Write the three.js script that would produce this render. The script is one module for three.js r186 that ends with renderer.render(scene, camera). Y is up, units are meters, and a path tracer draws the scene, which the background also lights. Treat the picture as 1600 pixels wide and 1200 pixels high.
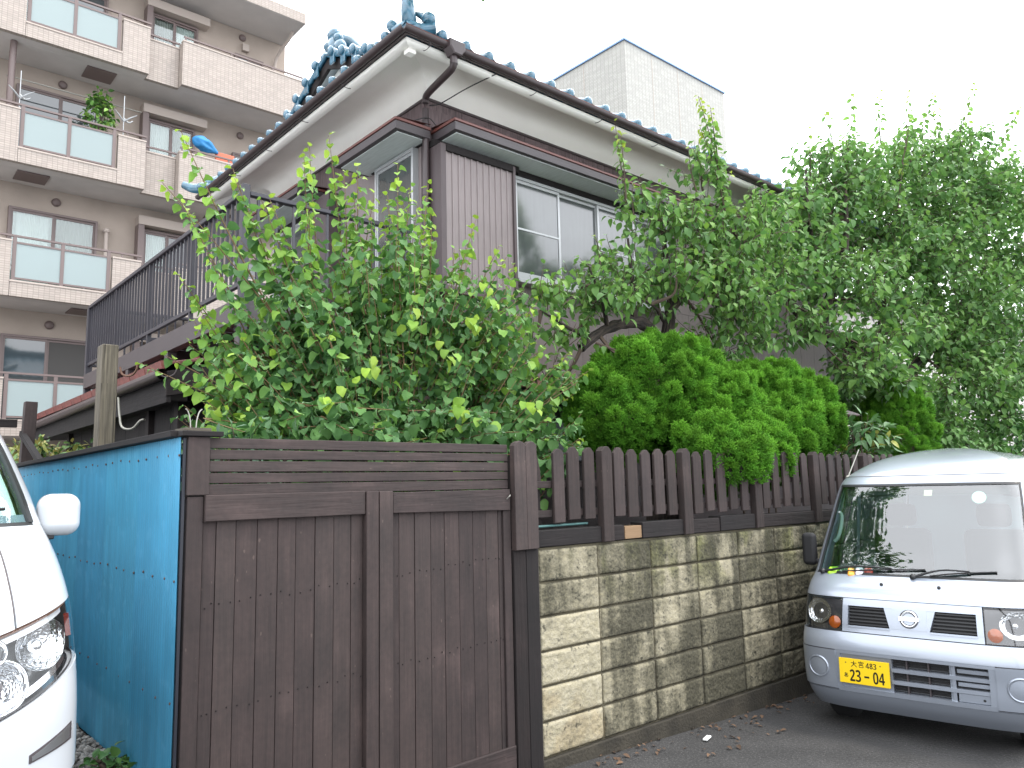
import * as THREE from 'three';
import { RoundedBoxGeometry } from 'three/addons/geometries/RoundedBoxGeometry.js';
import { mergeGeometries, mergeVertices } from 'three/addons/utils/BufferGeometryUtils.js';
import { ImprovedNoise } from 'three/addons/math/ImprovedNoise.js';

// ---------------------------------------------------------------- camera, sky, sun, exposure
const scene = new THREE.Scene();
const RAD = Math.PI / 180;
const camera = new THREE.PerspectiveCamera(52.48, 4 / 3, 0.05, 600);
camera.rotation.order = 'YXZ';
camera.position.set(0, 1.65, 0);
camera.rotation.set(7.584 * RAD, -41.1 * RAD, -1.31 * RAD);
const renderer = new THREE.WebGLRenderer({ antialias: true });
renderer.setSize(1024, 768);
renderer.toneMapping = THREE.LinearToneMapping;
renderer.toneMappingExposure = 1.27;
renderer.shadowMap.enabled = true;

{ // a bright, even cloud cover, a little brighter towards the veiled sun
  const W = 256, H = 128, d = new Float32Array(W * H * 4), n = new ImprovedNoise();
  const sun = new THREE.Vector3(0.36, 0.88, 0.3).normalize();
  for (let j = 0; j < H; j++) for (let i = 0; i < W; i++) {
    const el = ((j + 0.5) / H - 0.5) * Math.PI, az = ((i + 0.5) / W - 0.5) * 2 * Math.PI;
    const v = new THREE.Vector3(Math.cos(el) * Math.cos(az), Math.sin(el), Math.cos(el) * Math.sin(az));
    const k = Math.max(0, v.dot(sun));
    const cl = n.noise(v.x * 2.2 + 5, v.y * 3 + 1, v.z * 2.2) * 0.25 + n.noise(v.x * 5, v.y * 6, v.z * 5 + 3) * 0.12;
    let L = (2.7 + 0.3 * Math.max(0, v.y) + 1.2 * k ** 4) * (1 + cl);
    if (v.y < 0) L = 0.5;
    const o = (j * W + i) * 4;
    d[o] = L * 0.965; d[o + 1] = L * 0.995; d[o + 2] = L * 1.05; d[o + 3] = 1;
  }
  const t = new THREE.DataTexture(d, W, H, THREE.RGBAFormat, THREE.FloatType);
  t.mapping = THREE.EquirectangularReflectionMapping; t.minFilter = t.magFilter = THREE.LinearFilter; t.needsUpdate = true;
  scene.background = t; scene.environment = t; scene.backgroundIntensity = 1; scene.environmentIntensity = 1;
}
const sunLight = new THREE.DirectionalLight(0xfff4e2, 1.3);
sunLight.position.set(0.36, 0.88, 0.3).multiplyScalar(40).add(new THREE.Vector3(5, 0, -6));
sunLight.target.position.set(5, 0, -6);
sunLight.castShadow = true; sunLight.shadow.radius = 22;
Object.assign(sunLight.shadow.camera, { left: -30, right: 30, top: 30, bottom: -30, near: 1, far: 120 });
scene.add(sunLight, sunLight.target);

// ---------------------------------------------------------------- helpers
let seed = 20240;
function rnd() { seed = (seed + 0x6d2b79f5) | 0; let t = Math.imul(seed ^ (seed >>> 15), 1 | seed); t = (t + Math.imul(t ^ (t >>> 7), 61 | t)) ^ t; return ((t ^ (t >>> 14)) >>> 0) / 4294967296; }
const rr = (a, b) => a + (b - a) * rnd(), pick = (a) => a[Math.floor(rnd() * a.length)];
const clamp = (x, a = 0, b = 1) => Math.min(b, Math.max(a, x)), lerp = (a, b, t) => a + (b - a) * t, sm = (a, b, x) => { const t = clamp((x - a) / (b - a)); return t * t * (3 - 2 * t); };
const V = (x, y, z) => new THREE.Vector3(x, y, z);
const PN = new ImprovedNoise();
const fbm = (x, y, z = 0, o = 4) => { let s = 0, a = 0.5, f = 1; for (let i = 0; i < o; i++) { s += a * PN.noise(x * f, y * f, z + i * 7.3); a *= 0.5; f *= 2.03; } return s; };
// noise that repeats after p units, so that textures tile without seams
const tnoise = (x, y, p, z = 0) => { const a = x / p, b = y / p, w = sm(0.8, 1, a), q = sm(0.8, 1, b); const f = (u, v) => PN.noise(u, v, z); return lerp(lerp(f(x, y), f(x - p, y), w), lerp(f(x, y - p), f(x - p, y - p), w), q); };
const tfbm = (u, v, f, z = 0, o = 4) => { let s = 0, a = 0.5; for (let i = 0; i < o; i++) { s += a * tnoise(u * f, v * f, f, z + i * 5.1); a *= 0.5; f *= 2; } return s; };
function texture(w, h, fn, srgb) { // fn(u, v) -> [r, g, b] in 0..1
  const d = new Uint8Array(w * h * 4);
  for (let j = 0; j < h; j++) for (let i = 0; i < w; i++) { const c = fn((i + 0.5) / w, (j + 0.5) / h), o = (j * w + i) * 4; for (let k = 0; k < 3; k++) d[o + k] = clamp(c[k]) * 255; d[o + 3] = 255; }
  const t = new THREE.DataTexture(d, w, h, THREE.RGBAFormat); t.wrapS = t.wrapT = THREE.RepeatWrapping; t.magFilter = THREE.LinearFilter; t.minFilter = THREE.LinearMipmapLinearFilter; t.generateMipmaps = true;
  if (srgb) t.colorSpace = THREE.SRGBColorSpace; t.needsUpdate = true; return t;
}
const gray = (f) => (u, v) => { const x = f(u, v); return [x, x, x]; };
function rep(t, x, y = x) { const c = t.clone(); c.repeat.set(x, y); c.needsUpdate = true; return c; }
const S = (r, g, b) => new THREE.Color().setRGB(r / 255, g / 255, b / 255, THREE.SRGBColorSpace);
const std = (o) => new THREE.MeshStandardMaterial({ roughness: 0.8, ...o }), phys = (o) => new THREE.MeshPhysicalMaterial({ roughness: 0.5, ...o });

const used = new Map();
function numbered(n) { const k = used.get(n) ?? 0; used.set(n, k + 1); return k ? n + '_' + String(k).padStart(3, '0') : n; }
function thing(name, label, category, [x, y, z] = [0, 0, 0], turn = 0, group) {
  const o = new THREE.Group(); o.name = numbered(name); o.position.set(x, y, z); o.rotation.y = turn; scene.add(o);
  o.userData = { label, category }; if (group) o.userData.group = group; return o;
}
function part(name, g, m, parent, label) {
  const o = new THREE.Mesh(Array.isArray(g) ? join(g) : g, m); o.name = numbered(name); o.castShadow = o.receiveShadow = true; parent.add(o);
  if (label) o.userData.label = label; return o;
}
function single(name, g, m, label, category, group) { const o = part(name, g, m, scene); o.userData = { label, category }; if (group) o.userData.group = group; return o; }
function struct(name, g, m) { const o = part(name, g, m, scene); o.userData.kind = 'structure'; return o; }
const stuff = (o) => { o.userData.kind = 'stuff'; return o; };
function clean(g) { const q = g.index ? g.toNonIndexed() : g; for (const k of Object.keys(q.attributes)) if (!['position', 'normal', 'uv'].includes(k)) q.deleteAttribute(k); if (!q.attributes.uv) q.setAttribute('uv', new THREE.BufferAttribute(new Float32Array(q.attributes.position.count * 2), 2)); return q; }
const join = (list) => mergeGeometries(list.map(clean));
// uv in metres, each face seen along the axis it faces most; du, dv shift the pattern; grain = axis along which v runs
function muv(g, du = 0, dv = 0, grain = 'y') {
  const q = g.index ? g.toNonIndexed() : g, p = q.attributes.position, n = q.attributes.normal, uv = new Float32Array(p.count * 2);
  for (let i = 0; i < p.count; i += 3) {
    let nx = 0, ny = 0, nz = 0; for (let k = 0; k < 3; k++) { nx += Math.abs(n.getX(i + k)); ny += Math.abs(n.getY(i + k)); nz += Math.abs(n.getZ(i + k)); }
    for (let k = 0; k < 3; k++) {
      const x = p.getX(i + k), y = p.getY(i + k), z = p.getZ(i + k); let a, b;
      if (grain === 'x') { b = x; a = ny > nz ? z : y; if (nx > ny && nx > nz) { a = y; b = z; } }
      else if (grain === 'z') { b = z; a = ny > nx ? x : y; if (nz > ny && nz > nx) { a = y; b = x; } }
      else { b = y; a = nx > nz ? z : x; if (ny > nx && ny > nz) { a = x; b = z; } }
      uv[(i + k) * 2] = a + du; uv[(i + k) * 2 + 1] = b + dv;
    }
  }
  q.setAttribute('uv', new THREE.BufferAttribute(uv, 2)); return q;
}
function box(x0, x1, y0, y1, z0, z1, grain = 'y', r = 0) {
  const w = x1 - x0, h = y1 - y0, d = z1 - z0;
  const g = r ? new RoundedBoxGeometry(w, h, d, 1, Math.min(r, w / 2.1, h / 2.1, d / 2.1)) : new THREE.BoxGeometry(w, h, d);
  g.translate((x0 + x1) / 2, (y0 + y1) / 2, (z0 + z1) / 2);
  return muv(g, rnd() * 7, rnd() * 7, grain);
}
// an outline in the x-y plane pushed out along z, edges bevelled
function prism(pts, z0, z1, bevel = 0, grain = 'y') {
  const s = new THREE.Shape(pts.map((p) => new THREE.Vector2(p[0], p[1])));
  const g = new THREE.ExtrudeGeometry(s, { depth: z1 - z0 - 2 * bevel, bevelEnabled: bevel > 0, bevelSize: bevel, bevelThickness: bevel, bevelOffset: -bevel, bevelSegments: 1, curveSegments: 8 });
  g.translate(0, 0, z0 + bevel); return muv(g, rnd() * 7, rnd() * 7, grain);
}
// a tube whose radius changes along a smooth line
function taper(points, radii, sides = 7, step = 4, rough = 0) {
  const c = new THREE.CatmullRomCurve3(points, false, 'centripetal'), N = (points.length - 1) * step, fr = c.computeFrenetFrames(N, false), pos = [], uv = [], idx = [];
  let len = 0, last = null;
  for (let i = 0; i <= N; i++) {
    const t = i / N, p = c.getPointAt(t); if (last) len += p.distanceTo(last); last = p;
    const f = t * (radii.length - 1), k = Math.min(radii.length - 2, Math.floor(f)), r = lerp(radii[k], radii[k + 1], f - k);
    for (let s = 0; s <= sides; s++) {
      const a = (s % sides) / sides * Math.PI * 2, q = r * (1 + rough * PN.noise(p.x * 9 + Math.cos(a) * 2, p.y * 9, p.z * 9 + Math.sin(a) * 2));
      const v = p.clone().addScaledVector(fr.normals[i], Math.cos(a) * q).addScaledVector(fr.binormals[i], Math.sin(a) * q);
      pos.push(v.x, v.y, v.z); uv.push(s / sides * 6.28 * radii[0], len);
    }
  }
  for (let i = 0; i < N; i++) for (let s = 0; s < sides; s++) { const a = i * (sides + 1) + s, b = a + sides + 1; idx.push(a, a + 1, b, b, a + 1, b + 1); }
  const g = new THREE.BufferGeometry(); g.setAttribute('position', new THREE.Float32BufferAttribute(pos, 3)); g.setAttribute('uv', new THREE.Float32BufferAttribute(uv, 2)); g.setIndex(idx); g.computeVertexNormals();
  return g;
}
const pipe = (pts, r, sides = 8, step = 4) => taper(pts, [r, r], sides, step);
// a sheet drawn by a function of (a, b), with thickness when off1 differs from off0
function sheet(fn, a0, a1, b0, b1, na, nb, flip = false) {
  const pos = [], uv = [], idx = [];
  for (let j = 0; j <= nb; j++) for (let i = 0; i <= na; i++) { const a = lerp(a0, a1, i / na), b = lerp(b0, b1, j / nb), p = fn(a, b); pos.push(p.x, p.y, p.z); uv.push(a, b); }
  for (let j = 0; j < nb; j++) for (let i = 0; i < na; i++) { const p = j * (na + 1) + i, q = p + na + 1; flip ? idx.push(p, q, p + 1, p + 1, q, q + 1) : idx.push(p, p + 1, q, q, p + 1, q + 1); }
  const g = new THREE.BufferGeometry(); g.setAttribute('position', new THREE.Float32BufferAttribute(pos, 3)); g.setAttribute('uv', new THREE.Float32BufferAttribute(uv, 2)); g.setIndex(idx); g.computeVertexNormals(); return g;
}
function instanced(name, g, m, mats, cols, parent) {
  const o = new THREE.InstancedMesh(g, m, mats.length); o.name = numbered(name); o.castShadow = o.receiveShadow = true;
  mats.forEach((x, i) => { o.setMatrixAt(i, x); if (cols) o.setColorAt(i, cols[i]); }); parent.add(o); return o;
}
// ---------------------------------------------------------------- textures and materials
const grainTex = texture(512, 512, gray((u, v) => 0.5 + 0.5 * tfbm(u * 1, v, 8, 1, 3) + 0.35 * tnoise(u * 96, v * 6, 96, 3) * 0.6 + 0.3 * tnoise(u * 40, v * 3, 40, 9)));
const speckTex = texture(512, 512, gray((u, v) => 0.5 + 0.7 * tfbm(u, v, 24, 2, 5)));
const patchTex = texture(512, 512, gray((u, v) => 0.5 + 0.9 * tfbm(u, v, 4, 4, 5)));
// dark brown weathered paint: grain, rubbed streaks, a few pale chips and damp marks
const paintTex = texture(1024, 1024, (u, v) => {
  const g = tnoise(u * 120, v * 5, 120, 1) * 0.5 + tnoise(u * 50, v * 2, 50, 2) * 0.5, f = tfbm(u, v, 5, 3, 5), fine = tfbm(u, v, 60, 8, 3);
  let k = 1 + 0.20 * g + 0.42 * f + 0.2 * fine; const chip = sm(0.4, 0.46, tnoise(u * 110, v * 50, 110, 5) * 0.62 + 0.22 * f);
  const worn = sm(0.12, 0.42, f + 0.3 * g);
  const c = [0.198 * k + 0.018 * worn, 0.161 * k + 0.018 * worn, 0.153 * k + 0.018 * worn];
  return c.map((x, i) => lerp(x, [0.5, 0.45, 0.41][i], chip * 0.35));
}, true);
const paintTexS = rep(paintTex, 0.62);
const bumpGrain = rep(grainTex, 1.3), bumpSpeck = rep(speckTex, 2), bumpFine = rep(speckTex, 5), varyTex = rep(patchTex, 0.35);
const M = {};
M.gate = std({ map: paintTexS, bumpMap: bumpGrain, bumpScale: 0.0025, roughness: 0.78, color: S(246, 240, 240) });
M.gate2 = std({ map: paintTexS, bumpMap: bumpGrain, bumpScale: 0.003, roughness: 0.8, color: S(228, 222, 224) });
M.gate3 = std({ map: paintTexS, bumpMap: bumpGrain, bumpScale: 0.0025, roughness: 0.74, color: S(255, 250, 248) });
M.picket = std({ map: paintTexS, bumpMap: bumpGrain, bumpScale: 0.003, roughness: 0.85, color: S(215, 208, 206) });
M.darkwood = std({ map: paintTexS, bumpMap: bumpGrain, bumpScale: 0.004, roughness: 0.9, color: S(140, 128, 130) });
M.blackwood = std({ map: paintTexS, bumpMap: bumpGrain, bumpScale: 0.003, roughness: 0.9, color: S(122, 118, 124) });
M.wetwood = std({ map: paintTexS, bumpMap: bumpGrain, bumpScale: 0.002, roughness: 0.6, color: S(165, 150, 148) });
const greyWoodTex = rep(texture(512, 1024, (u, v) => { const g = tnoise(u * 60, v * 4, 60, 1) * 0.6 + tnoise(u * 24, v * 3, 24, 4) * 0.5, f = tfbm(u, v, 5, 2, 4), cr = sm(0.3, 0.5, tnoise(u * 40, v * 2, 40, 7)); const k = 1 + 0.35 * g + 0.35 * f; return [0.36 * k, 0.335 * k, 0.29 * k].map((x) => x * (1 - 0.5 * cr)); }, true), 3, 0.9);
M.greywood = std({ map: greyWoodTex, bumpMap: bumpGrain, bumpScale: 0.006, roughness: 0.92 });
M.paleWood = std({ color: S(122, 98, 72), bumpMap: bumpGrain, bumpScale: 0.002 });
M.plaster = std({ color: S(240, 238, 234), roughness: 0.9, bumpMap: bumpFine, bumpScale: 0.0012, map: rep(texture(512, 512, (u, v) => { const k = 0.97 + 0.06 * tfbm(u, v, 4, 1, 5); return [k, k * 0.995, k * 0.985]; }, true), 0.4) });
const sidingTex = rep(texture(512, 512, (u, v) => { const k = 0.97 + 0.09 * tfbm(u, v, 4, 3, 5) + 0.05 * tnoise(u * 80, v * 8, 80, 3); return [k, k, k]; }, true), 0.7);
M.siding = std({ color: S(122, 112, 111), map: sidingTex, roughness: 0.55 });
M.sidingDark = std({ color: S(72, 62, 63), map: sidingTex, roughness: 0.6 });
M.trim = std({ color: S(100, 87, 88), map: rep(texture(512, 512, (u, v) => { const a = tnoise(u * 70, v * 7, 70, 3), b = tnoise(u * 24, v * 3 + 0.8 * tnoise(u * 6, v * 6, 6, 2), 24, 6), f = tfbm(u, v, 4, 2, 4), k = 0.92 + 0.22 * a + 0.22 * b + 0.2 * f; return [k, k * 0.98, k * 0.98]; }, true), 0.9), bumpMap: bumpGrain, bumpScale: 0.003, roughness: 0.6 });
M.darkmetal = std({ color: S(66, 60, 62), roughness: 0.5, map: sidingTex });
M.gutter = std({ color: S(62, 52, 53), roughness: 0.42, map: sidingTex });
M.redmetal = std({ color: S(96, 54, 48), roughness: 0.45, map: sidingTex });
M.soffitBoard = std({ color: S(196, 203, 200), roughness: 0.75, map: sidingTex });
M.alu = std({ color: S(168, 170, 171), metalness: 0.35, roughness: 0.35 });
M.rail = std({ color: S(50, 49, 56), roughness: 0.45, map: sidingTex });
M.deck = std({ color: S(60, 56, 60), roughness: 0.7, map: sidingTex });
M.pane = phys({ color: S(74, 79, 79), roughness: 0.1, ior: 1.9, map: rep(texture(256, 256, (u, v) => { const k = 0.93 + 0.14 * tfbm(u, v, 3, 2, 4) + 0.05 * tnoise(u * 30, v * 2, 30, 5); return [k, k, k]; }, true), 0.9) });
M.frosted = phys({ color: S(176, 190, 190), roughness: 0.6, transmission: 0.5, thickness: 0, ior: 1.5 });
M.blueTile = phys({ color: S(66, 108, 130), roughness: 0.22, clearcoat: 0.7, clearcoatRoughness: 0.15, map: rep(texture(256, 256, (u, v) => { const k = 0.9 + 0.5 * tfbm(u, v, 5, 2, 4); return [k * 0.95, k, k]; }, true), 2.2) });
M.redTile = std({ color: S(112, 58, 52), roughness: 0.5, map: rep(texture(256, 256, (u, v) => { const k = 0.9 + 0.5 * tfbm(u, v, 5, 6, 4); return [k, k * 0.97, k * 0.97]; }, true), 2.2) });
M.concrete = std({ color: S(128, 124, 114), roughness: 0.95, bumpMap: bumpSpeck, bumpScale: 0.004, map: rep(texture(512, 512, (u, v) => { const k = 0.85 + 0.5 * tfbm(u, v, 6, 6, 5); return [k, k * 0.99, k * 0.96]; }, true), 0.8) });
M.concreteLight = std({ color: S(200, 204, 208), roughness: 0.95, map: M.plaster.map });
M.iron = std({ color: S(150, 148, 140), metalness: 0.6, roughness: 0.45 });
M.rust = std({ color: S(92, 66, 52), roughness: 0.8 });
M.black = std({ color: S(26, 26, 28), roughness: 0.55 });
M.dark = std({ color: S(20, 20, 21), roughness: 0.9 });
M.bark = std({ color: S(66, 56, 50), roughness: 0.95, bumpMap: rep(grainTex, 4, 2), bumpScale: 0.02, map: rep(texture(256, 512, (u, v) => { const k = 0.8 + 0.5 * tnoise(u * 16, v * 6, 16, 2) + 0.4 * tfbm(u, v, 8, 3, 4); return [k, k, k * 0.97]; }, true), 2, 1) });
M.stem = std({ color: S(104, 82, 54), roughness: 0.7 });
M.twig = std({ color: S(72, 60, 50), roughness: 0.9 });
// apartment surfaces
const smallTile = (u, v, nx, ny, base, jd) => { // running courses of small wall tiles
  const X = u * nx, Y = v * ny, fx = X - Math.floor(X), fy = Y - Math.floor(Y), jx = Math.min(fx, 1 - fx) / nx * 0.9, jy = Math.min(fy, 1 - fy) / ny * 0.9, j = sm(0.0035, 0.006, Math.min(jx, jy));
  const h = 0.955 + 0.09 * (Math.abs(Math.sin(Math.floor(X) * 12.9898 + Math.floor(Y) * 78.233) * 43758.5453) % 1);
  return base.map((c, i) => lerp(c * jd[i], c * h, j));
};
M.aptTile = std({ roughness: 0.5, map: rep(texture(512, 512, (u, v) => smallTile(u, v, 9, 18, [0.615, 0.572, 0.536], [0.82, 0.815, 0.815]), true), 1 / 0.9) });
M.aptCap = std({ color: S(168, 156, 147), roughness: 0.7 });
M.aptWall = std({ color: S(166, 153, 142), roughness: 0.9, bumpMap: bumpSpeck, bumpScale: 0.003, map: rep(texture(512, 512, (u, v) => { const k = 0.96 + 0.12 * tfbm(u, v, 4, 9, 5); return [k, k, k]; }, true), 0.25) });
M.aptSoffit = std({ color: S(196, 190, 186), roughness: 0.9, map: varyTexTint(0.95, 0.1) });
M.aptMetal = std({ color: S(104, 90, 87), roughness: 0.5 });
M.aptPanel = phys({ color: S(178, 200, 200), roughness: 0.45, ior: 1.5 });
M.aptGlass = phys({ color: S(60, 66, 68), roughness: 0.04, ior: 1.9 });
M.curtain = std({ color: S(178, 176, 168), roughness: 0.95 });
M.net = std({ color: S(70, 68, 66), roughness: 0.8 });
M.tower = std({ roughness: 0.45, map: rep(texture(1024, 1024, (u, v) => { const c = smallTile(u, v, 8, 24, [0.615, 0.61, 0.582], [0.78, 0.78, 0.78]); return c; }, true), 1 / 1.84, 1 / 1.63) });
M.towerCap = std({ color: S(120, 150, 190), roughness: 0.4 });
function varyTexTint(a, b) { return rep(texture(256, 256, (u, v) => { const k = a + b * tfbm(u, v, 4, 3, 5); return [k, k, k]; }, true), 0.3); }

// ---------------------------------------------------------------- ground
const groundY = (x, z) => { const a = x >= 3.3 ? -0.035 * (Math.min(x, 8) - 3.3) : x > 1.16 ? 0.098 * (3.3 - x) : 0.21 + 0.09 * sm(1.16, 0.3, x); return a; };
{
  const pos = [], uv = [], idx = [], xs = [-120, -40, -12, -5, -2], zs = [-160, -60, -30, -15, -9, -6]; for (let x = -1; x <= 9; x += 0.25) xs.push(x); xs.push(12, 18, 30, 60, 160); for (let z = -4.5; z <= 1; z += 0.25) zs.push(z); zs.push(3, 8, 20, 60, 120);
  for (const z of zs) for (const x of xs) { const b = Math.abs(x) < 12 && z > -5 && z < 1 ? 0.008 * fbm(x * 1.3, z * 1.3, 3, 3) : 0; pos.push(x, groundY(x, z) + b, z); uv.push(x, z); }
  for (let j = 0; j < zs.length - 1; j++) for (let i = 0; i < xs.length - 1; i++) { const a = j * xs.length + i, b = a + xs.length; idx.push(a, b, a + 1, a + 1, b, b + 1); }
  const g = new THREE.BufferGeometry(); g.setAttribute('position', new THREE.Float32BufferAttribute(pos, 3)); g.setAttribute('uv', new THREE.Float32BufferAttribute(uv, 2)); g.setIndex(idx); g.computeVertexNormals();
  const t = texture(1024, 1024, (u, v) => { const s = tfbm(u, v, 110, 2, 2), st = sm(0.24, 0.5, tnoise(u * 210, v * 210, 210, 6)), f = tfbm(u, v, 5, 8, 5), k = 0.182 + 0.085 * s + 0.07 * f; return [k + 0.16 * st, k * 0.985 + 0.155 * st, k * 0.98 + 0.145 * st]; }, true);
  struct('bounce_forecourt', box(-30, 40, -0.4, 0.33, 0.9, 26), M.concreteLight); struct('bounce_car_park', box(-24, -1.35, -0.4, 0.325, -17, 0.89), M.concreteLight);  // unseen pale slabs, added to bounce light up under the eaves
  struct('ground', g, std({ map: rep(t, 0.55), bumpMap: rep(speckTex, 1.7), bumpScale: 0.006, roughness: 0.93 }));
}
// ---------------------------------------------------------------- wooden gate
const ZF = -3.52; // face of the boundary
{
  const t = thing('wooden_gate', 'tall dark brown wooden double gate with narrow slats along its top', 'gate', [0, 0, 0]);
  const P = (n, x0, x1, y0, y1, z0, z1, grain = 'y', m = M.gate, r = 0.004) => part(n, box(x0, x1, y0, y1, ZF + z0, ZF + z1, grain, r), m, t);
  P('corner_board', 1.172, 1.268, 1.648, 1.905, -0.04, 0.012);
  P('stile', 1.178, 1.248, 0.1, 1.642, -0.05, 0.004, 'y', M.gate2);
  // the six slats above the gate
  let y = 1.902; const hs = [0.047, 0.044, 0.049, 0.045, 0.05, 0.043];
  hs.forEach((h, i) => { const gap = [0.0045, 0.007, 0.006, 0.0035, 0.0075, 0.002][i], tilt = (rnd() - 0.5) * 0.0016; const s = P('slat', 1.27, 3.022, y - h, y, -0.022, rr(-0.002, 0.004), 'x', pick([M.gate, M.gate, M.gate3]), 0.003); s.rotation.z = tilt; y -= h + gap; });
  P('slat_backing', 1.9, 1.94, 1.62, 1.88, -0.05, -0.024, 'y', M.darkwood); P('slat_backing', 2.6, 2.64, 1.62, 1.88, -0.05, -0.024, 'y', M.darkwood);
  // transoms
  part('transom', prism([[1.25, 1.532], [2.05, 1.534], [2.05, 1.651], [1.25, 1.648]], ZF - 0.02, ZF + 0.022, 0.003, 'x'), M.gate, t);
  part('transom', prism([[2.215, 1.533], [3.02, 1.52], [3.02, 1.642], [2.215, 1.64]], ZF - 0.02, ZF + 0.02, 0.003, 'x'), M.gate2, t);
  P('stile', 2.053, 2.124, 0.02, 1.648, -0.045, 0.03, 'y', M.gate);
  P('stile', 2.131, 2.212, 0.02, 1.648, -0.045, 0.026, 'y', M.gate3);
  P('stile', 2.975, 3.032, 0.02, 1.53, -0.045, 0.006, 'y', M.gate2);
  // boards, butted with a dark line between them
  const nail = new THREE.SphereGeometry(0.0038, 6, 4);
  const bd = (x0, x1) => { const z = rr(-0.0025, 0.0025); P('plank', x0 + 0.0012, x1 - 0.0012, 0.03, 1.56, -0.04, -0.008 + z, 'y', pick([M.gate, M.gate, M.gate2, M.gate3]), 0.0022);
    for (const q of [0.72, 1.17]) for (const e of [0.25, 0.75]) { const o = part('nail', nail, M.darkwood, t); o.position.set(lerp(x0, x1, e) + rr(-0.006, 0.006), q + 0.16 * (x0 - 1.25) * 0.3 + rr(-0.012, 0.012), ZF - 0.007 + z); } };
  const L = [1.25, 1.31, 1.40, 1.50, 1.60, 1.69, 1.79, 1.89, 1.985, 2.053], R = [2.212, 2.268, 2.365, 2.468, 2.56, 2.66, 2.758, 2.852, 2.945, 2.975];
  for (const a of [L, R]) for (let i = 0; i < a.length - 1; i++) bd(a[i], a[i + 1]);
  part('bottom_rail', prism([[2.214, 0.06], [3.03, 0.06], [3.03, 0.205], [2.214, 0.19]], ZF - 0.006, ZF + 0.016, 0.003, 'x'), M.gate2, t);
  part('bottom_rail', prism([[1.25, 0.24], [2.05, 0.2], [2.05, 0.32], [1.25, 0.34]], ZF - 0.006, ZF + 0.016, 0.003, 'x'), M.gate2, t);
  // damp drips on the slats and patches
  part('door_hook', pipe([V(2.99, 1.585, ZF + 0.022), V(2.999, 1.6, ZF + 0.035), V(3.012, 1.608, ZF + 0.03), V(3.016, 1.6, ZF + 0.024)], 0.0035, 5), M.iron, t);
}

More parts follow.
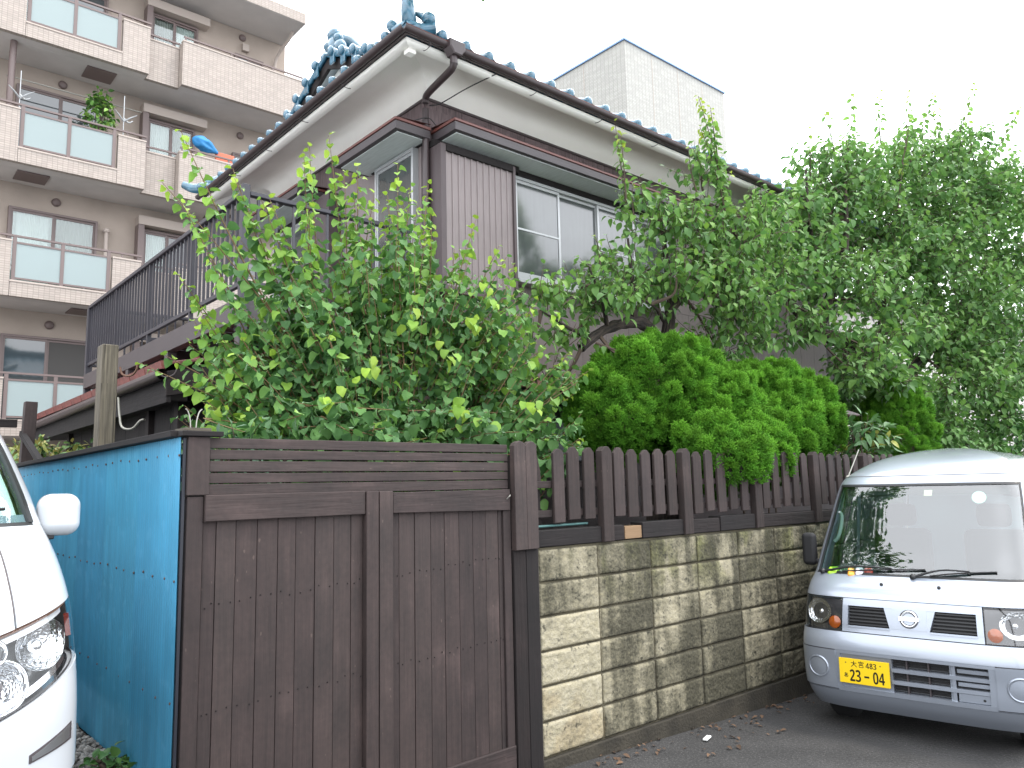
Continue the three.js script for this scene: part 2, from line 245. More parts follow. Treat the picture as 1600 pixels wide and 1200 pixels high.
// ---------------------------------------------------------------- picket fence on the wall
{
  const t = thing('picket_fence', 'dark brown picket fence with pointed pales on top of the block wall', 'fence', [0, 0, 0]);
  const pale = (w, h, k) => [[-w / 2, 0], [w / 2, 0], [w / 2, h - 0.03 * k], [w * 0.2, h - 0.003], [0, h], [-w * 0.2, h - 0.003], [-w / 2, h - 0.03 * k]];
  const gs = [0, 1, 2, 3].map((i) => prism(pale(0.094 + i * 0.003, 0.46, 0.95 + 0.1 * i), -0.022, 0, 0.003)), tall = [0, 1].map(() => prism(pale(0.1, 0.62, 1), -0.05, 0.008, 0.004));
  const put = (n, g, x, y, z, m = M.picket) => { const o = part(n, g, m, t); o.position.set(x, y, z); o.rotation.z = (rnd() - 0.5) * 0.016; return o; };
  // the double post at the gate end
  for (const x of [3.083, 3.178]) { const g = prism([[-0.046, 0], [0.046, 0], [0.046, 0.615], [0.026, 0.632], [0, 0.64], [-0.03, 0.628], [-0.046, 0.61]], -0.03, 0.014, 0.003); put('end_post', g, x, 1.287, ZF + (x < 3.1 ? 0.032 : 0.027), M.gate3).rotation.z = 0.003; }
  put('end_post', box(-0.09, 0.07, 0, 0.55, -0.1, -0.03), 3.17, 1.29, ZF, M.darkwood);
  for (const [x, w, m] of [[3.087, 0.094, M.darkwood], [3.186, 0.098, M.blackwood]]) part('gate_post', box(x - w / 2, x + w / 2, -0.02, 1.286, ZF - 0.06, ZF + 0.018, 'y', 0.004), m, t, 'worn bare lower post of the gate');
  part('broken_pale', prism([[3.232, 1.68], [3.325, 1.668], [3.318, 1.75], [3.296, 1.84], [3.278, 1.868], [3.262, 1.872], [3.25, 1.885], [3.236, 1.9]], ZF - 0.055, ZF - 0.035, 0.002), M.picket, t, 'snapped pale with a splintered end');
  put('pale', gs[0], 3.29, 1.405, ZF - 0.06, M.darkwood).scale.y = 0.52;
  const posts = [3.862, 4.725, 5.665, 6.62, 7.58, 8.54, 9.5, 10.5];
  for (const x of posts) put('fence_post', pick(tall), x, 1.288, ZF + 0.022, M.picket);
  const xs = [3.437, 3.573, 3.715]; for (let k = 0; k < posts.length - 1; k++) { const n = k ? 6 : 6, d = (posts[k + 1] - posts[k]) / n; for (let i = 1; i < n; i++) xs.push(posts[k] + d * i); }
  for (const x of xs) put('pale', pick(gs), x + rr(-0.006, 0.006), 1.437 + rr(-0.01, 0.008), ZF + 0.004, pick([M.picket, M.picket, M.gate2, M.gate]));
  for (const y of [1.665, 1.485]) part('rail', box(3.24, 10.6, y - 0.022, y + 0.022, ZF - 0.062, ZF - 0.022, 'x', 0.004), M.picket, t);
  // sill beam in lengths, one of them patched with new wood
  const B = (x0, x1, m, a = 0, h = 0.1, z = 0) => { const o = part('sill_beam', box(x0, x1, 1.288, 1.288 + h, ZF - 0.1, ZF + 0.008 + z, 'x', 0.006), m, t); o.rotation.z = a; return o; };
  B(3.236, 3.81, M.blackwood, 0, 0.1); B(3.915, 4.04, M.darkwood, 0, 0.1, -0.006); part('patch_block', box(4.043, 4.215, 1.292, 1.376, ZF - 0.09, ZF + 0.004, 'x', 0.004), M.paleWood, t, 'patch of new pale wood let into the sill');
  B(4.218, 4.675, M.blackwood, 0, 0.108, 0.004); B(4.777, 5.13, M.darkwood, 0, 0.1); B(5.135, 5.61, M.blackwood, 0, 0.112, 0.006); B(5.72, 7.4, M.darkwood, 0, 0.1); B(7.42, 8.5, M.blackwood, 0, 0.106, -0.004); B(8.52, 10.6, M.darkwood);
  part('garden_pole', pipe([V(3.24, 1.41, ZF - 0.03), V(3.72, 1.412, ZF - 0.035)], 0.008), std({ color: S(62, 98, 96), roughness: 0.5 }), t, 'thin teal pole lying along the sill');
}

// ---------------------------------------------------------------- concrete block wall
{
  const t = thing('block_wall', 'stained beige rock-faced concrete block wall below the picket fence', 'wall', [0, 0, 0]);
  const stain = [ // how far algae has darkened each block, top course first
    [.62, .78, .6, .5, .58, .55, .6], [.62, .62, .42, .42, .74, .5, .66], [.14, .86, .4, .44, .5, .68, .6], [.1, .56, .54, .76, .44, .72, .7], [.12, .5, .66, .74, .5, .74, .7], [.13, .5, .6, .9, .62, .8, .8]];
  const W = 2048, H = 512, X0 = 3.2, XW = 7.4, bw = 0.53, bh = 0.2, y0 = 0.082;
  const streaks = [[4.72, 0.09, .75], [4.25, 0.08, .5], [5.28, 0.12, .8], [5.86, 0.1, .85], [5.05, 0.09, .55], [6.4, 0.14, .6], [7.0, 0.1, .5], [7.7, 0.2, .6], [8.6, 0.2, .5]];
  const map = texture(W, H, (u, v) => {
    const x = X0 + u * XW, y = v * 1.4 - 0.1, c = Math.floor((x - 3.25) / bw), r = 5 - Math.floor((y - y0) / bh), cc = clamp(c, 0, 6), q = clamp(r, 0, 5);
    const n = fbm(x * 3.1, y * 3.1, 2, 5), n2 = fbm(x * 16, y * 16, 5, 4), n3 = fbm(x * 60, y * 60, 8, 2), drip = fbm(x * 11, y * 1.2, 14, 4);
    let d = (c > 0 ? 0.08 : 0.02) + stain[q][c < 0 ? 0 : cc] + (c > 6 ? 0.1 * n : 0);
    const fx = ((x - 3.25) / bw) - c, fy = ((y - y0) / bh) % 1;
    for (const [sx, w, k] of streaks) d += k * 0.55 * Math.exp(-(((x - sx - 0.03 * drip) / w) ** 2)) * (0.55 + 0.9 * drip) * (c > 0 ? 1 : 0);
    if (c > 0) d += 0.06 * sm(0.55, 1, fx) - 0.05 * sm(0.5, 0, fx);
    d += 0.75 * n + 0.3 * n2 + 0.62 * drip + 0.03;
    const dark = sm(0.12, 1.12, d + 0.25 * n3) * (0.86 + 0.4 * n3), speck = sm(0.24, 0.44, n2 + 0.5 * n3) * sm(0.15, 0.6, d + 0.25);
    const moss = sm(0.1, 0.5, 0.25 + fbm(x * 4, y * 2.4, 21, 4) + 0.5 * drip) * sm(0.75, 1.25, y) * (c > 0 ? 1 : 0.25);
    const n4 = PN.noise(x * 130, y * 130, 3); let col = [0.595 + 0.08 * n2 + 0.07 * n3 + 0.04 * n4, 0.567 + 0.08 * n2 + 0.07 * n3 + 0.04 * n4, 0.482 + 0.09 * n2 + 0.09 * n3 + 0.05 * n4];
    if (q > 3 && c === 0) col = col.map((k, i) => k * lerp(1, [1, 0.97, 0.93][i], sm(-0.1, 0.2, n)));
    const grime = [0.172, 0.165, 0.122], green = [0.345, 0.36, 0.17];
    col = col.map((k, i) => lerp(k, green[i], moss * 0.62)); col = col.map((k, i) => lerp(k, grime[i], clamp(dark * 0.93))); return col.map((k, i) => lerp(k, grime[i] * 0.8, speck * 0.55));
  }, true);
  map.wrapS = map.wrapT = THREE.ClampToEdgeWrapping;
  const m = std({ map, roughness: 0.95, bumpMap: rep(speckTex, 14, 2.7), bumpScale: 0.006 });
  const rough = new ImprovedNoise();
  for (let r = 0; r < 6; r++) for (let c = 0; c < 14; c++) {
    const x0 = 3.25 + c * bw, yb = y0 + r * bh, w = bw - 0.011, h = bh - 0.012, far = c > 7; const nx = far ? 8 : 36, ny = far ? 4 : 15, pos = [], uv = [], idx = [];
    const zAt = (i, j) => { const a = i / nx, b = j / ny, e = Math.min(sm(-0.02, 0.022, a), sm(-0.02, 0.022, 1 - a), sm(-0.04, 0.055, b), sm(-0.04, 0.055, 1 - b)), x = x0 + a * w, y = yb + b * h; return 0.012 * e + e * (0.006 * rough.noise(x * 8, y * 8, c * 3.1 + r) + 0.006 * rough.noise(x * 26, y * 26, 3) + 0.006 * rough.noise(x * 55, y * 55, 5)); };
    for (let j = 0; j <= ny; j++) for (let i = 0; i <= nx; i++) { const x = x0 + i / nx * w, y = yb + j / ny * h; pos.push(x, y, ZF - 0.008 + zAt(i, j)); uv.push((x - X0) / XW, (y + 0.1) / 1.4); }
    for (let j = 0; j < ny; j++) for (let i = 0; i < nx; i++) { const a = j * (nx + 1) + i, b = a + nx + 1; (i + j) % 2 ? idx.push(a, a + 1, b, b, a + 1, b + 1) : idx.push(a, a + 1, b + 1, a, b + 1, b); }
    // the block's sides and back
    const ring = []; for (let i = 0; i <= nx; i++) ring.push(i); for (let j = 1; j <= ny; j++) ring.push(j * (nx + 1) + nx); for (let i = nx - 1; i >= 0; i--) ring.push(ny * (nx + 1) + i); for (let j = ny - 1; j > 0; j--) ring.push(j * (nx + 1));
    const k0 = pos.length / 3; for (const k of ring) { pos.push(pos[k * 3], pos[k * 3 + 1], ZF - 0.1); uv.push(uv[k * 2], uv[k * 2 + 1]); }
    for (let k = 0; k < ring.length; k++) { const a = ring[k], b = ring[(k + 1) % ring.length], A = k0 + k, B = k0 + (k + 1) % ring.length; idx.push(a, A, b, b, A, B); }
    const g = new THREE.BufferGeometry(); g.setAttribute('position', new THREE.Float32BufferAttribute(pos, 3)); g.setAttribute('uv', new THREE.Float32BufferAttribute(uv, 2)); g.setIndex(idx); g.computeVertexNormals();
    part('concrete_block', g, m, t);
  }
  const mort = std({ color: S(86, 81, 66), roughness: 0.95, map: M.concrete.map, bumpMap: bumpSpeck, bumpScale: 0.003 });
  part('mortar', box(3.24, 10.67, y0 - 0.01, 1.284, ZF - 0.12, ZF - 0.009), mort, t);
  part('mortar_edge', box(3.226, 3.247, 0.0, 1.27, ZF - 0.12, ZF + 0.004), M.concrete, t);
  part('footing', box(3.226, 10.67, -0.4, y0 - 0.012, ZF - 0.13, ZF + 0.012, 'x', 0.008), std({ color: S(62, 58, 50), map: M.concrete.map, roughness: 0.95, bumpMap: bumpSpeck, bumpScale: 0.006 }), t);
}

// ---------------------------------------------------------------- blue corrugated fence
{
  const XB = 1.16, t = thing('corrugated_fence', 'bright blue corrugated sheet fence with a dark wooden cap beside the white van', 'fence', [0, 0, 0]);
  const t2 = texture(512, 512, (u, v) => { const f = tfbm(u, v, 4, 3, 5), g = tnoise(u * 30, v * 2, 30, 5), s = sm(0.3, 0.5, tnoise(u * 24, v * 24, 24, 2) + 0.3 * f), k = 0.95 + 0.16 * f + 0.07 * g; return [0.29 * k + 0.03 * s, 0.59 * k + 0.02 * s, 0.715 * k + 0.02 * s]; }, true);
  const m = std({ map: rep(t2, 0.6), roughness: 0.42 }), m2 = std({ map: rep(t2, 0.47), roughness: 0.42, color: S(246, 248, 252) });
  const pitch = 0.032, amp = 0.0045;
  let z = ZF - 0.02, k = 0;
  while (z > -7.7) {
    const w = 0.608, n = Math.round(w / pitch * 8), off = 0; const pos = [], uv = [], idx = [], nv = 4;
    for (let j = 0; j <= nv; j++) for (let i = 0; i <= n; i++) { const s = i / n * w, y = lerp(0.37, 1.904, j / nv), wob = 0.006 * PN.noise((z - s) * 1.3, y * 1.7, 4); pos.push(XB - off - amp - amp * Math.cos(s / pitch * 2 * Math.PI) + wob, y, z - s); uv.push(s + k * 0.3, y + k * 0.17); }
    for (let j = 0; j < nv; j++) for (let i = 0; i < n; i++) { const a = j * (n + 1) + i, b = a + n + 1; idx.push(a, b, a + 1, a + 1, b, b + 1); }
    const g = new THREE.BufferGeometry(); g.setAttribute('position', new THREE.Float32BufferAttribute(pos, 3)); g.setAttribute('uv', new THREE.Float32BufferAttribute(uv, 2)); g.setIndex(idx); g.computeVertexNormals();
    part('corrugated_sheet', g, k % 2 ? m : m2, t); z -= w; k++;
  }
  const nail = new THREE.SphereGeometry(0.0065, 6, 4); nail.scale(0.6, 1, 1);
  const nails = []; for (const y of [1.832, 1.287, 0.767]) for (let q = ZF - 0.05; q > -7.4; q -= y < 1 ? 0.2 : 0.152) { const o = part('nail', nail, M.rust, t); o.position.set(XB - 0.009, y + rr(-0.008, 0.008), q + rr(-0.02, 0.02)); }
  part('cap_board', box(XB - 0.05, XB + 0.045, 1.906, 1.934, -7.75, ZF - 0.035, 'z', 0.003), M.blackwood, t);
  part('cap_board', box(XB - 0.02, 1.32, 1.907, 1.93, ZF - 0.034, ZF + 0.03, 'x', 0.003), M.blackwood, t);
  for (const y of [1.78, 1.25, 0.72]) part('rail', box(XB + 0.008, XB + 0.05, y, y + 0.05, -7.7, ZF - 0.06, 'z'), M.darkwood, t);
  part('corner_strip', box(XB - 0.004, XB + 0.008, 0.36, 1.9, ZF - 0.014, ZF - 0.004), std({ color: S(12, 17, 30), roughness: 0.5 }), t, 'deep blue edge strip');
  for (const q of [-5.4, -7.3]) part('fence_post', box(XB + 0.052, XB + 0.13, 0.2, 1.9, q - 0.04, q + 0.04), M.darkwood, t);
}
// gravel bed, kerb, posts and small things along it
{
  const kb = struct('kerb', [box(0.84, 0.93, 0.05, 0.385, -8, -5.5, 'z', 0.012), box(0.84, 0.93, 0.05, 0.384, -5.49, -3.0, 'z', 0.012)], M.concrete);
  struct('gravel_bed', box(0.932, 1.155, 0.06, 0.36, -8, -3.1), std({ color: S(74, 70, 64), roughness: 1, map: M.concrete.map, bumpMap: bumpSpeck, bumpScale: 0.01 }));
  const g = new THREE.IcosahedronGeometry(1, 1), p = g.attributes.position; for (let i = 0; i < p.count; i++) { const v = V(p.getX(i), p.getY(i), p.getZ(i)), k = 1 + 0.35 * PN.noise(v.x * 1.7 + 3, v.y * 1.7, v.z * 1.7); p.setXYZ(i, v.x * k, v.y * k * 0.7, v.z * k); } g.computeVertexNormals();
  const ms = [], cs = [], o = new THREE.Object3D(); for (let i = 0; i < 1500; i++) { o.position.set(rr(0.94, 1.145), 0.362 + rr(-0.004, 0.016), rr(-7.5, -3.1)); o.rotation.set(rr(0, 6), rr(0, 6), rr(0, 6)); o.scale.setScalar(rr(0.008, 0.02)); o.updateMatrix(); ms.push(o.matrix.clone()); const k = rr(0.3, 1.1); cs.push(new THREE.Color(0.3 * k, 0.29 * k, 0.27 * k)); }
  const gr = instanced('gravel', g, std({ roughness: 0.95 }), ms, cs, scene); gr.userData = { kind: 'stuff', label: 'grey gravel strip along the foot of the blue fence', category: 'gravel' };
  // weathered post with hooks, behind the blue fence
  const t = thing('wooden_post', 'grey weathered square wooden post with an iron hook behind the blue fence', 'post', [1.335, 0, -5.62]);
  part('post', box(-0.05, 0.05, 0.2, 2.65, -0.068, 0.068, 'y', 0.008), M.greywood, t);
  part('hook', pipe([V(0.06, 2.3, 0.06), V(0.07, 2.18, 0.07), V(0.085, 2.1, 0.09), V(0.13, 2.09, 0.15), V(0.165, 2.14, 0.2), V(0.18, 2.145, 0.235)], 0.008, 6), M.iron, t);
  part('hook', pipe([V(0.058, 2.5, 0.08), V(0.07, 2.45, 0.1), V(0.11, 2.44, 0.17), V(0.13, 2.48, 0.2), V(0.13, 2.52, 0.2)], 0.007, 6), M.rust, t);
  const q = thing('dark_post', 'dark leaning post with a diagonal brace at the far end of the blue fence', 'post', [1.3, 0, -8.35]);
  const po = part('post', box(-0.05, 0.05, 0.2, 2.54, -0.055, 0.055, 'y', 0.006), M.gate2, q); po.rotation.z = -0.02;
  const b = part('brace', box(-0.022, 0.022, 0, 1.62, -0.022, 0.022), M.blackwood, q); b.position.set(0, 2.25, -0.03); b.rotation.set(108 * RAD, 0, 0);
  part('arm', box(-0.26, -0.05, 2.3, 2.37, -0.04, 0.03, 'x'), M.blackwood, q);
  const w = thing('wire_hooks', 'pair of bent wire hooks on a small board at the corner of the blue fence', 'hook', [1.235, 1.935, -3.62]);
  part('board', box(-0.05, 0.07, 0, 0.018, -0.12, 0.02, 'x', 0.003), M.greywood, w);
  for (const s of [-1, 1]) part('wire', pipe([V(0.012 * s, 0.018, -0.02), V(0.016 * s, 0.06, -0.02), V(0.028 * s, 0.098, -0.02), V(0.038 * s, 0.106, -0.018)], 0.003, 5), M.iron, w);
}
// ---------------------------------------------------------------- the two-storey house
const HX = 4.19, HZ = -6, HR = 12.2, HB = -9.55;
const house = thing('house', 'brown and white two-storey house with glazed blue tile roof behind the wooden fences', 'house', [0, 0, 0]);
{
  const t = house, P = (n, x0, x1, y0, y1, z0, z1, m, grain = 'y', r = 0, par = t) => part(n, box(x0, x1, y0, y1, z0, z1, grain, r), m, par);
  P('wall', HX + 0.02, HR, -0.2, 5.46, HB, HZ - 0.02, M.sidingDark);
  P('plaster_wall', HX + 0.012, HR - 0.01, 5.461, 5.92, HB + 0.01, HZ - 0.012, M.plaster);
  // siding sheets, each its own piece
  for (let x = HX + 0.085, i = 0; x < HR - 0.3; x += 0.405, i++) P('siding_panel', x + 0.002, Math.min(x + 0.403, HR), 2.66, 3.83, HZ - 0.03, HZ, M.siding);
  for (let x = 8.05; x < HR - 0.3; x += 0.405) P('siding_panel', x + 0.002, Math.min(x + 0.403, HR), 3.834, 5.03, HZ - 0.03, HZ, M.siding);
  for (let z = HZ - 0.09; z > HB + 0.3; z -= 0.405) P('siding_panel', HX - 0.001, HX + 0.03, 2.7, 5.1, z - 0.403, z - 0.002, M.siding, 'y');
  P('corner_post', HX - 0.004, HX + 0.082, 2.66, 5.2, HZ - 0.085, HZ + 0.014, M.sidingDark, 'y', 0.004);
  // band of brown boards under the eaves and its capping
  for (let x = HX, i = 0; x < HR - 0.2; x += 0.432, i++) P('trim_panel', x + (i ? 0.002 : 0), Math.min(x + 0.43, HR), 5.1, 5.468, HZ - 0.02, HZ + 0.012, M.trim);
  for (let z = HZ - 0.02; z > HB + 0.2; z -= 0.6) P('trim_panel', HX - 0.012, HX + 0.02, 5.1, 5.468, z - 0.598, z, M.trim);
  P('trim_cap', HX - 0.02, HR, 5.47, 5.497, HZ - 0.01, HZ + 0.026, M.sidingDark, 'x', 0.004); P('trim_cap', HX - 0.026, HX + 0.02, 5.471, 5.498, HB, HZ + 0.02, M.sidingDark, 'z', 0.004);
  // plastered coved eaves all round: (distance from the wall, height)
  const prof = [[0.665, 5.575], [0.665, 5.53], [0.58, 5.53], [0.575, 5.548], [0.42, 5.605], [0.27, 5.66], [0.17, 5.69], [0.09, 5.685], [0.04, 5.65], [0.012, 5.58], [0, 5.5]];
  const cornersOf = (d) => [[HX - d, HB - d], [HX - d, HZ + d], [HR + d, HZ + d], [HR + d, HB - d]];
  ['eave_left', 'eave_front', 'eave_right', 'eave_back'].forEach((n, s) => {
    const pos = [], uv = [], idx = []; const NA = 40;
    prof.forEach(([d, y]) => { const c = cornersOf(d), a = c[s], b = c[(s + 1) % 4]; for (let i = 0; i <= NA; i++) { const k = i / NA; pos.push(lerp(a[0], b[0], k), y, lerp(a[1], b[1], k)); uv.push(k * 6, d + y); } });
    for (let j = 0; j < prof.length - 1; j++) for (let i = 0; i < NA; i++) { const a = j * (NA + 1) + i, b = a + NA + 1; idx.push(a, b, a + 1, a + 1, b, b + 1); }
    const g = new THREE.BufferGeometry(); g.setAttribute('position', new THREE.Float32BufferAttribute(pos, 3)); g.setAttribute('uv', new THREE.Float32BufferAttribute(uv, 2)); g.setIndex(idx); g.computeVertexNormals();
    part('eave_plaster', g, M.plaster, t);
  });
  part('rafter_end', box(HX - 0.6, HX - 0.52, 5.49, 5.56, HZ + 0.52, HZ + 0.6, 'y', 0.006), M.plaster, t);
  // roof: y rises from the eaves; waves of pantile across each slope, a step at each course
  const ex = 3.49, ez = -5.29, bz = -10.21, rx = 12.9, ey = 5.635, sl = 0.42, rz = -7.75, py = ey + sl * (ez - rz);
  const wave = (s, d, pitch) => { const f = s / pitch - Math.floor(s / pitch), c = d / 0.235 - Math.floor(d / 0.235); return 0.035 * Math.max(0, Math.cos((f - 0.5) * Math.PI * 2)) ** 0.7 + 0.012 * Math.sin(f * 6.28) + 0.016 * (1 - c); };
  const slope = (nA, nB, map) => { const g = sheet((a, b) => map(a, b), 0, 1, 0, 1, nA, nB); return g; };
  const verge = 3.99;
  const front = (sgn) => slope(180, 44, (a, b) => { const d = b * (ez - rz), left = d < 0.55 ? ex + d : verge, right = d < 0.9 ? rx - d : rx - 0.9, x = lerp(left, right, a), z = sgn > 0 ? ez - d : bz + d; return V(x, ey + 0.015 + sl * d + wave(x, d, 0.27), z); });
  stuff(part('roof_tiles', front(1), M.blueTile, t)); stuff(part('roof_tiles', front(-1), M.blueTile, t));
  for (const s of [1, -1]) stuff(part('roof_tiles', slope(110, 20, (a, b) => { const d = b * 0.95, z0 = ez - d, z1 = bz + d, z = lerp(z1, z0, a), x = s > 0 ? ex + d : rx - d; return V(x, ey + 0.015 + sl * d + wave(z, d, 0.245), z); }), M.blueTile, t));
  // eave tiles: a barrel with a round stop end over the gutter
  const knob = (() => { const b = new THREE.CylinderGeometry(0.036, 0.036, 0.3, 12, 1); b.rotateX(Math.PI / 2); b.translate(0, 0, -0.15); const e = new THREE.SphereGeometry(0.048, 12, 8); e.scale(1, 1, 0.6); const d = new THREE.CylinderGeometry(0.049, 0.049, 0.03, 12); d.rotateX(Math.PI / 2); d.translate(0, 0, -0.012);
    const pan = sheet((a, c) => V(a, -0.05 + 0.035 * ((a - 0.12) / 0.09) ** 2 - 0.02, -c), 0.03, 0.22, 0, 0.3, 8, 1); const lip = box(0.03, 0.22, -0.075, -0.045, -0.02, 0.0); const g = join([b, e, d, pan, lip]); g.rotateX(Math.atan(sl)); return g; })();
  for (let x = ex + 0.37; x < rx - 0.3; x += 0.27) { const o = part('eave_tile', knob, M.blueTile, t); o.position.set(x, ey + 0.028 + 0.02 * Math.exp(-(x - ex) * 1.2), ez + 0.03); }
  for (let z = ez - 0.3; z > bz + 0.2; z -= 0.245) { const o = part('eave_tile', knob, M.blueTile, t); o.position.set(ex - 0.03, ey + 0.03, z); o.rotation.y = -Math.PI / 2; }
  // gable above the hip, its boards and verge tiles
  part('gable_wall', prism([[bz + 0.98, 6.02], [ez - 0.98, 6.02], [rz, py - 0.1]], -0.03, 0.03).rotateY(-Math.PI / 2).translate(4.2, 0, 0), M.plaster, t);
  for (const s of [1, -1]) {
    const z0 = s > 0 ? ez - 0.42 : bz + 0.42, y0 = ey + sl * 0.42;
    const bb = part('barge_board', prism([[z0, y0 - 0.13], [z0, y0 - 0.02], [rz, py - 0.02], [rz, py - 0.14]].map((p) => [p[0], p[1]]), -0.02, 0.02).rotateY(-Math.PI / 2), M.darkwood, t); bb.position.x = verge + 0.06;
    part('gable_soffit', sheet((a, b) => V(lerp(verge + 0.07, 4.2, a), lerp(y0, py, b) - 0.03, lerp(z0, rz, b)), 0, 1, 0, 1, 1, 1), M.plaster, t);
    part('verge_tile_bed', sheet((a, b) => V(verge + 0.03 * Math.cos(a * 6.28) + 0.02, lerp(y0, py, b) + 0.02 + 0.035 * Math.sin(a * 6.28), lerp(z0, rz, b)), 0, 1, 0, 1, 8, 4), M.blueTile, t);
    for (let k = 0; k < 8; k++) { const f = (k + 0.4) / 8.2, v = part('verge_tile', (() => { const b = new THREE.CylinderGeometry(0.05, 0.05, 0.26, 10); b.rotateX(Math.PI / 2); const e = new THREE.SphereGeometry(0.058, 10, 7); e.scale(1, 1, 0.6); e.translate(0, 0, 0.13); const sk = box(-0.05, 0.05, -0.15, 0, 0.09, 0.12, 'y', 0.01); const g = join([b, e, sk]); g.rotateY(-Math.PI / 2); g.translate(0.1, 0, 0); return g; })(), M.blueTile, t); v.position.set(verge, lerp(y0, py, f) + 0.05, lerp(z0, rz, f)); }
  }
  // ridge, ridge-end and corner ornaments
  const ridge = part('ridge', box(verge + 0.1, rx - 0.9, py - 0.05, py + 0.14, rz - 0.08, rz + 0.08, 'x', 0.02), M.blueTile, t);
  for (let x = verge + 0.22; x < rx - 1; x += 0.26) { const c = new THREE.CylinderGeometry(0.075, 0.075, 0.255, 10); c.rotateZ(Math.PI / 2); const k = new THREE.CylinderGeometry(0.084, 0.084, 0.04, 10); k.rotateZ(Math.PI / 2); k.translate(-0.11, 0, 0); part('ridge_tile', join([c, k]), M.blueTile, ridge).position.set(x, py + 0.15, rz); }
  const ball = (x, y, z, rx, ry, rz) => new THREE.SphereGeometry(1, 14, 10).scale(rx, ry, rz).translate(x, y, z);
  const orn = part('ridge_ornament', [ball(0, 0.13, 0, 0.1, 0.17, 0.14), ball(-0.02, 0.28, 0, 0.08, 0.09, 0.1), ball(-0.03, 0.06, 0.16, 0.07, 0.09, 0.09), ball(-0.03, 0.06, -0.16, 0.07, 0.09, 0.09), ball(-0.03, 0.19, 0.12, 0.06, 0.06, 0.06), ball(-0.03, 0.19, -0.12, 0.06, 0.06, 0.06), taper([V(0, 0.26, 0), V(0.12, 0.27, 0), V(0.3, 0.2, 0), V(0.5, 0.15, 0)], [0.09, 0.09, 0.08, 0.07], 10)], M.blueTile, t); orn.position.set(verge + 0.14, py + 0.02, rz);
  const co = part('corner_ornament', [taper([V(0.15, -0.02, -0.15), V(0.02, 0.06, -0.02), V(-0.03, 0.15, 0.03), V(-0.035, 0.225, 0.035)], [0.07, 0.07, 0.066, 0.055], 12, 5), new THREE.SphereGeometry(0.058, 14, 10).translate(-0.036, 0.23, 0.036),
    new THREE.SphereGeometry(0.06, 12, 8).scale(1, 1, 0.7).translate(-0.1, 0.03, -0.11), new THREE.SphereGeometry(0.068, 12, 8).scale(1, 0.9, 1).translate(0.15, 0.1, 0.09), taper([V(0.14, 0.06, 0.1), V(0.12, 0.12, 0.06), V(0.06, 0.17, 0.0)], [0.05, 0.035, 0.015], 8), taper([V(0.2, 0.02, 0.12), V(0.08, 0.0, 0.05), V(-0.02, 0, 0.03), V(-0.1, -0.02, -0.1)], [0.05, 0.05, 0.05, 0.04], 8)], M.blueTile, t); co.position.set(ex + 0.09, ey + 0.06, ez - 0.09);
  part('hip_ridge', taper([V(ex + 0.15, ey + 0.12, ez - 0.15), V(ex + 0.55, ey + 0.3, ez - 0.55), V(ex + 0.95, ey + 0.5, ez - 0.95)], [0.075, 0.07, 0.07], 10), M.blueTile, t);
  part('hip_ridge', taper([V(ex + 0.05, ey + 0.14, bz + 0.05), V(ex + 0.55, ey + 0.3, bz + 0.55), V(ex + 0.95, ey + 0.5, bz + 0.95)], [0.08, 0.07, 0.07], 10), M.blueTile, t);
  part('corner_ornament', [new THREE.SphereGeometry(0.09, 12, 8).scale(1.1, 0.8, 1.1), taper([V(0.1, 0, 0.1), V(-0.1, 0.0, -0.1), V(-0.2, 0.06, -0.2)], [0.07, 0.07, 0.05], 10)], M.blueTile, t).position.set(ex + 0.02, ey + 0.1, bz - 0.02);
  // gutters: half-round troughs with brackets
  const trough = (len) => { const s = new THREE.Shape(); s.absarc(0, 0, 0.04, Math.PI, 2 * Math.PI, false); s.lineTo(0.035, 0.0); s.absarc(0, 0, 0.034, 2 * Math.PI, Math.PI, true); s.closePath(); const g = new THREE.ExtrudeGeometry(s, { depth: len, bevelEnabled: false, curveSegments: 10 }); return muv(g); };
  const gf = part('gutter', trough(rx - ex + 0.12).rotateY(Math.PI / 2), M.gutter, t); gf.position.set(ex - 0.05, 5.605, ez + 0.04);
  const gl = part('gutter', trough(ez - bz + 0.1), M.gutter, t); gl.position.set(ex - 0.04, 5.607, bz - 0.06);
  part('gutter_lip', pipe([V(ex - 0.05, 5.607, ez + 0.08), V(rx, 5.607, ez + 0.08)], 0.004, 5, 1), M.redmetal, t);
  part('fascia', box(ex - 0.005, rx, 5.58, 5.64, ez - 0.03, ez - 0.004, 'x'), M.gutter, t); part('fascia', box(ex + 0.004, ex + 0.03, 5.581, 5.641, bz, ez - 0.03, 'z'), M.gutter, t);
  for (const z of [-6.35, -7.25, -8.15, -9.05]) part('gutter_bracket', pipe([V(ex - 0.04, 5.56, z), V(ex - 0.03, 5.53, z), V(ex + 0.06, 5.53, z), V(ex + 0.06, 5.56, z)], 0.004, 4, 3), M.darkmetal, t);
  for (const x of [3.72, 5.0, 5.95, 6.9, 7.85]) part('gutter_bracket', pipe([V(x, 5.56, ez + 0.04), V(x, 5.525, ez + 0.03), V(x, 5.525, ez - 0.07), V(x, 5.56, ez - 0.07)], 0.004, 4, 3), M.darkmetal, t);
  const hop = part('hopper', prism([[-0.085, 0.135], [0.085, 0.135], [0.085, 0.06], [0.055, 0.02], [0.045, 0], [-0.045, 0], [-0.055, 0.02], [-0.085, 0.06]], -0.06, 0.06, 0.01), M.gutter, t); hop.position.set(3.97, 5.5, ez + 0.055);
